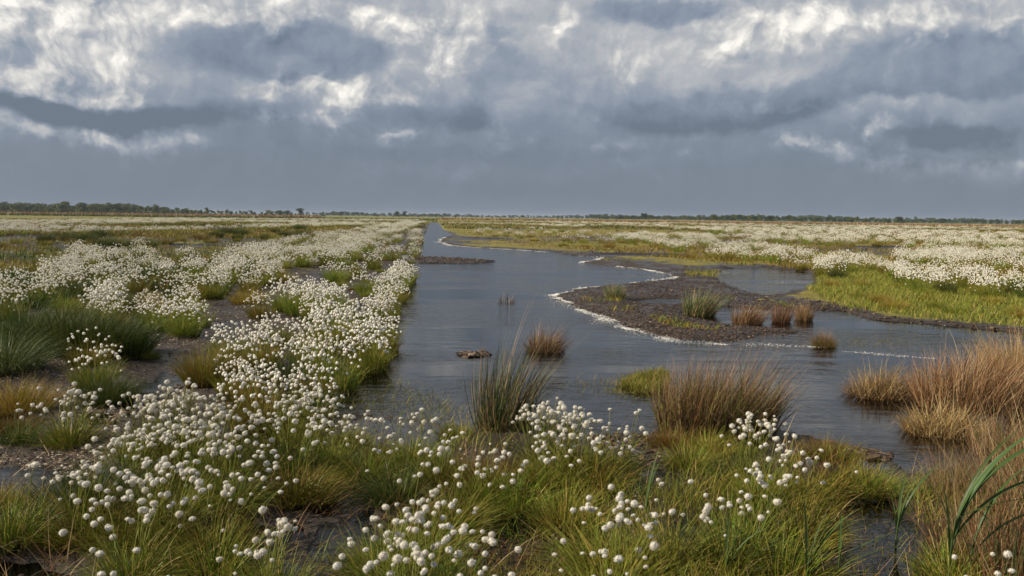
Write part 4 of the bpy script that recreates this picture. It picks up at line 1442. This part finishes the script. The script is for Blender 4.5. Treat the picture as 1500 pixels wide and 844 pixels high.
belt('reed_belt', 'pale tan reed belt before the left wood', -120, 470, 430, 600, 9000, M['rush_brown'], (.9, 1.5), .5)
belt('far_reed_belt', 'pale tan reed belt on the middle and right horizon', 640, 1620, 420, 600, 9000, M['rush_brown'], (.6, 1.0), .5)
belt('dark_sedge_belt', 'dark sedge line before the left reed belt', -120, 640, 330, 370, 5000, M['leaf_dark'], (.5, .9), .4)

# ------------------------------------------------------------------ air
hz = Mesh()
X, Z0, Z1 = 6100.0, -1.6, 14.5
hz.add([(-X, -X, Z0), (X, -X, Z0), (X, X, Z0), (-X, X, Z0), (-X, -X, Z1), (X, -X, Z1), (X, X, Z1), (-X, X, Z1)],
       [(0, 3, 2, 1), (4, 5, 6, 7), (0, 1, 5, 4), (1, 2, 6, 5), (2, 3, 7, 6), (3, 0, 4, 7)])
hm, hnt = new_mat('haze')
hv = hnt.nodes.new('ShaderNodeVolumePrincipled')
hv.inputs['Color'].default_value = (.62, .72, .86, 1)
hv.inputs['Density'].default_value = .00012
ho = hnt.nodes.new('ShaderNodeOutputMaterial')
hnt.links.new(hv.outputs[0], ho.inputs['Volume'])
stuff(obj('haze', hz.mesh('haze', [hm])))

# ------------------------------------------------------------------ sky and sun
SUN_AZ = math.radians(-98)      # from +Y, negative to the left
SUN_EL = math.radians(32)
world = bpy.data.worlds.new('World')
sc.world = world
world.use_nodes = True
nt = world.node_tree
nt.nodes.clear()
g = G(nt)


def noise2(vec, scale, detail=4, rough=.55, out='Fac'):
    x = g.n('ShaderNodeTexNoise', noise_dimensions='2D')
    x.inputs['Scale'].default_value = scale
    x.inputs['Detail'].default_value = detail
    x.inputs['Roughness'].default_value = rough
    g.l(vec, x.inputs['Vector'])
    return x.outputs[out]


sky = g.n('ShaderNodeTexSky', sky_type='NISHITA')
sky.sun_disc = False
sky.sun_elevation = SUN_EL
sky.sun_rotation = SUN_AZ
sky.air_density = 1.2; sky.dust_density = 1.5
dirv = g.n('ShaderNodeTexCoord').outputs['Generated']
sep = g.n('ShaderNodeSeparateXYZ'); g.l(dirv, sep.inputs[0])
az = g.m('ARCTAN2', sep.outputs[0], sep.outputs[1])
el = g.m('ARCSINE', sep.outputs[2])
cmb = g.n('ShaderNodeCombineXYZ'); g.l(az, cmb.inputs[0]); g.l(el, cmb.inputs[1])
ae = cmb.outputs[0]
st = g.v('MULTIPLY', ae, (1, 1.25, 1))
wA = noise2(st, 4.5, 6, .55, 'Color')
wB = noise2(st, 16, 6, .6, 'Color')
warp = g.v('MULTIPLY', g.v('SUBTRACT', wA, (.5, .5, .5)), (.13, .075, 0))
warp2 = g.v('MULTIPLY', g.v('SUBTRACT', wB, (.5, .5, .5)), (.045, .03, 0))
aw = g.v('ADD', g.v('ADD', ae, warp), warp2)


def azel(px, py):
    d = ray(px, py)
    return math.atan2(d[0], d[1]), math.asin(d[2])


def cloud_sum(blobs, coord):
    acc = None
    for (bx, by, rx, ry, wt) in blobs:
        a0, e0 = azel(bx, by)
        ix, iy = F / rx, F / ry
        ln = g.v('LENGTH', g.v('MULTIPLY_ADD', coord, (ix, iy, 0), (-a0 * ix, -e0 * iy, 0)))
        w_ = g.mrange(ln, .1, 1.4, wt, 0.0)
        acc = w_ if acc is None else g.m('ADD', acc, w_)
    return acc


# sunlit cumulus: crisp heads
LIT = [
    (70, 80, 150, 75, .85), (20, 150, 90, 45, .45), (215, 45, 90, 45, .45), (120, 20, 120, 26, .4), (330, 30, 90, 22, .4), (390, 70, 60, 36, .35), (425, 35, 45, 40, .45),
    (560, 140, 90, 26, .75), (470, 135, 90, 24, .5), (420, 187, 60, 14, .62), (95, 200, 120, 15, .8), (235, 204, 120, 13, .68), (20, 196, 40, 10, .5),
    (598, 194, 42, 6, .6), (506, 193, 13, 8, .62), (640, 60, 75, 60, .55), (600, 25, 100, 30, .55), (500, 20, 40, 24, .5), (795, 25, 30, 45, .7), (848, 154, 30, 14, .75),
    (835, 172, 90, 10, .35), (900, 95, 70, 30, .3), (1090, 40, 130, 45, .65), (1130, 85, 90, 28, .35), (1250, 42, 110, 20, .5), (1370, 42, 90, 20, .45), (1320, 80, 120, 14, .25),
    (1270, 190, 22, 16, 0.95), (1195, 160, 50, 12, .5), (1165, 210, 34, 12, 0.90), (1215, 222, 60, 13, 0.85), (1290, 240, 80, 12, 0.80), (1380, 256, 110, 12, 0.80),
    (1470, 238, 60, 19, 1.00), (1490, 200, 22, 30, .6), (1495, 62, 40, 18, .6), (1440, 190, 40, 12, .3),
]
# heavy grey bases, in front of them
DARK = [
    (400, 82, 140, 44, .85), (480, 84, 90, 46, .7), (550, 92, 50, 20, .5), (330, 100, 110, 26, .3), (120, 168, 220, 20, .95), (330, 162, 150, 18, .5), (640, 170, 140, 22, .6),
    (170, 20, 50, 26, .5), (715, 120, 40, 90, .45), (745, 50, 22, 45, .45), (45, 38, 22, 24, .45), (920, 14, 110, 22, .95), (1010, 20, 60, 18, .5),
    (1010, 165, 170, 32, 1.0), (1130, 160, 110, 20, .6), (1380, 98, 170, 42, 1.0), (1230, 132, 180, 18, .75), (1400, 130, 120, 20, .5), (1390, 195, 110, 20, .75), (790, 105, 50, 34, .4),
    (950, 130, 110, 40, .35), (870, 120, 40, 20, .2), (1250, 12, 60, 16, .4), (1450, 20, 60, 14, .3), (650, 225, 420, 22, .25), (830, 285, 200, 30, .22),
]
p0 = g.v('ADD', st, g.v('MULTIPLY', warp, (1, 1, 1)))
n1 = noise2(p0, 9, 10, .55)
n1b = noise2(g.v('ADD', p0, (-.008, .012, 0)), 9, 10, .55)      # the same billows a little towards the sun
n2 = noise2(st, 5, 6, .55)


def puff(vec, scale):
    x = g.n('ShaderNodeTexVoronoi', voronoi_dimensions='2D', feature='SMOOTH_F1')
    x.inputs['Scale'].default_value = scale
    x.inputs['Detail'].default_value = 3.5
    x.inputs['Roughness'].default_value = .55
    x.inputs['Lacunarity'].default_value = 2.3
    x.inputs['Smoothness'].default_value = .35
    g.l(vec, x.inputs['Vector'])
    return g.m('SUBTRACT', .5, x.outputs['Distance'])


pv = g.v('ADD', ae, g.v('ADD', g.v('MULTIPLY', warp, (.5, .6, 0)), g.v('MULTIPLY', warp2, (.6, .6, 0))))
n3 = g.m('ADD', puff(pv, 13), .5)
n3b = g.m('ADD', puff(g.v('ADD', pv, (-.007, .011, 0)), 13), .5)
hi = g.mrange(el, .03, .14, .12, 1.0)
lo = g.mrange(el, .03, .075, .1, 1.0)
lit = g.m('ADD', g.m('ADD', cloud_sum(LIT, aw), .09), g.m('ADD', g.m('MULTIPLY_ADD', g.m('SUBTRACT', n3, .5), .62, g.m('MULTIPLY', g.m('SUBTRACT', n1, .5), .75)), g.m('MULTIPLY', g.m('SUBTRACT', n2, .5), .5)))
lit_m = g.m('MULTIPLY', g.mrange(lit, -.06, .56, 0, 1), lo)
lit_k = g.mrange(lit, .3, 1.25, .0, 1)
rel = g.m('MULTIPLY_ADD', g.m('SUBTRACT', n3, n3b), .36, g.m('MULTIPLY', g.m('SUBTRACT', n1, n1b), .42))
aw2 = g.v('ADD', ae, g.v('MULTIPLY', g.v('ADD', warp, warp2), (.8, .8, 0)))
drk = g.m('ADD', cloud_sum(DARK, aw2), g.m('MULTIPLY', g.m('SUBTRACT', n1, .5), .55))
drk_m = g.mrange(drk, .10, .80, 0, 1)
# broad light by height above the horizon
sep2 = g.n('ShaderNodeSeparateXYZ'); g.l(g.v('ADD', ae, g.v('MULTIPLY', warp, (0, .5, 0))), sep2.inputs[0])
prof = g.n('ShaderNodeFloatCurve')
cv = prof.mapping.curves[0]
pts = [(0, .20), (.04, .12), (.08, .155), (.12, .36), (.165, .50), (.25, .54), (.5, .30), (1, .24)]  # unseen overhead end set darker on purpose, to deepen shadows on the bog
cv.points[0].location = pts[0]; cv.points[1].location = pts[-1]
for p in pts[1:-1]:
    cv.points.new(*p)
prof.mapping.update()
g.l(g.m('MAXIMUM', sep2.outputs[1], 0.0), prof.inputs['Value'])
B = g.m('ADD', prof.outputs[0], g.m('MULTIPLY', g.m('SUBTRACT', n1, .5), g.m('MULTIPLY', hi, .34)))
B = g.m('ADD', B, g.m('MULTIPLY', lit_m, g.m('ADD', g.m('MULTIPLY_ADD', lit_k, .24, .13), rel)))
B = g.m('SUBTRACT', B, g.m('MULTIPLY', drk_m, g.m('MULTIPLY_ADD', lit_m, .22, .25)))
B = g.m('ADD', B, g.m('MULTIPLY', rel, g.m('MULTIPLY', hi, .5)))
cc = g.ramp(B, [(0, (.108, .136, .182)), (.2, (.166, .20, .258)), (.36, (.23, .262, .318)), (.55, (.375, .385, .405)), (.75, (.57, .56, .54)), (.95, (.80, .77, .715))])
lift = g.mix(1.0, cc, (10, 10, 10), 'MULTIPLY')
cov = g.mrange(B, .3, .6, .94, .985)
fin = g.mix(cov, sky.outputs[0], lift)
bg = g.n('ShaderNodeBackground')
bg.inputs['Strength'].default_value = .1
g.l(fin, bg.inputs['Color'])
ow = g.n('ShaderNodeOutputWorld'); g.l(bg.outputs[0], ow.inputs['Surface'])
world.cycles.sampling_method = 'MANUAL'
world.cycles.sample_map_resolution = 512

sl = bpy.data.lights.new('sun', 'SUN')
sl.energy = 5.0
sl.angle = math.radians(.5)
sl.color = (1, .885, .70)
so = bpy.data.objects.new('sun', sl)
COL.objects.link(so)
dv = Vector((math.sin(SUN_AZ) * math.cos(SUN_EL), math.cos(SUN_AZ) * math.cos(SUN_EL), math.sin(SUN_EL)))
so.rotation_euler = dv.to_track_quat('Z', 'Y').to_euler()

sc.view_settings.view_transform = 'Standard'
sc.view_settings.look = 'None'
sc.view_settings.exposure = .36
sc.view_settings.gamma = 1
sc.cycles.max_bounces = 8
sc.cycles.use_denoising = True
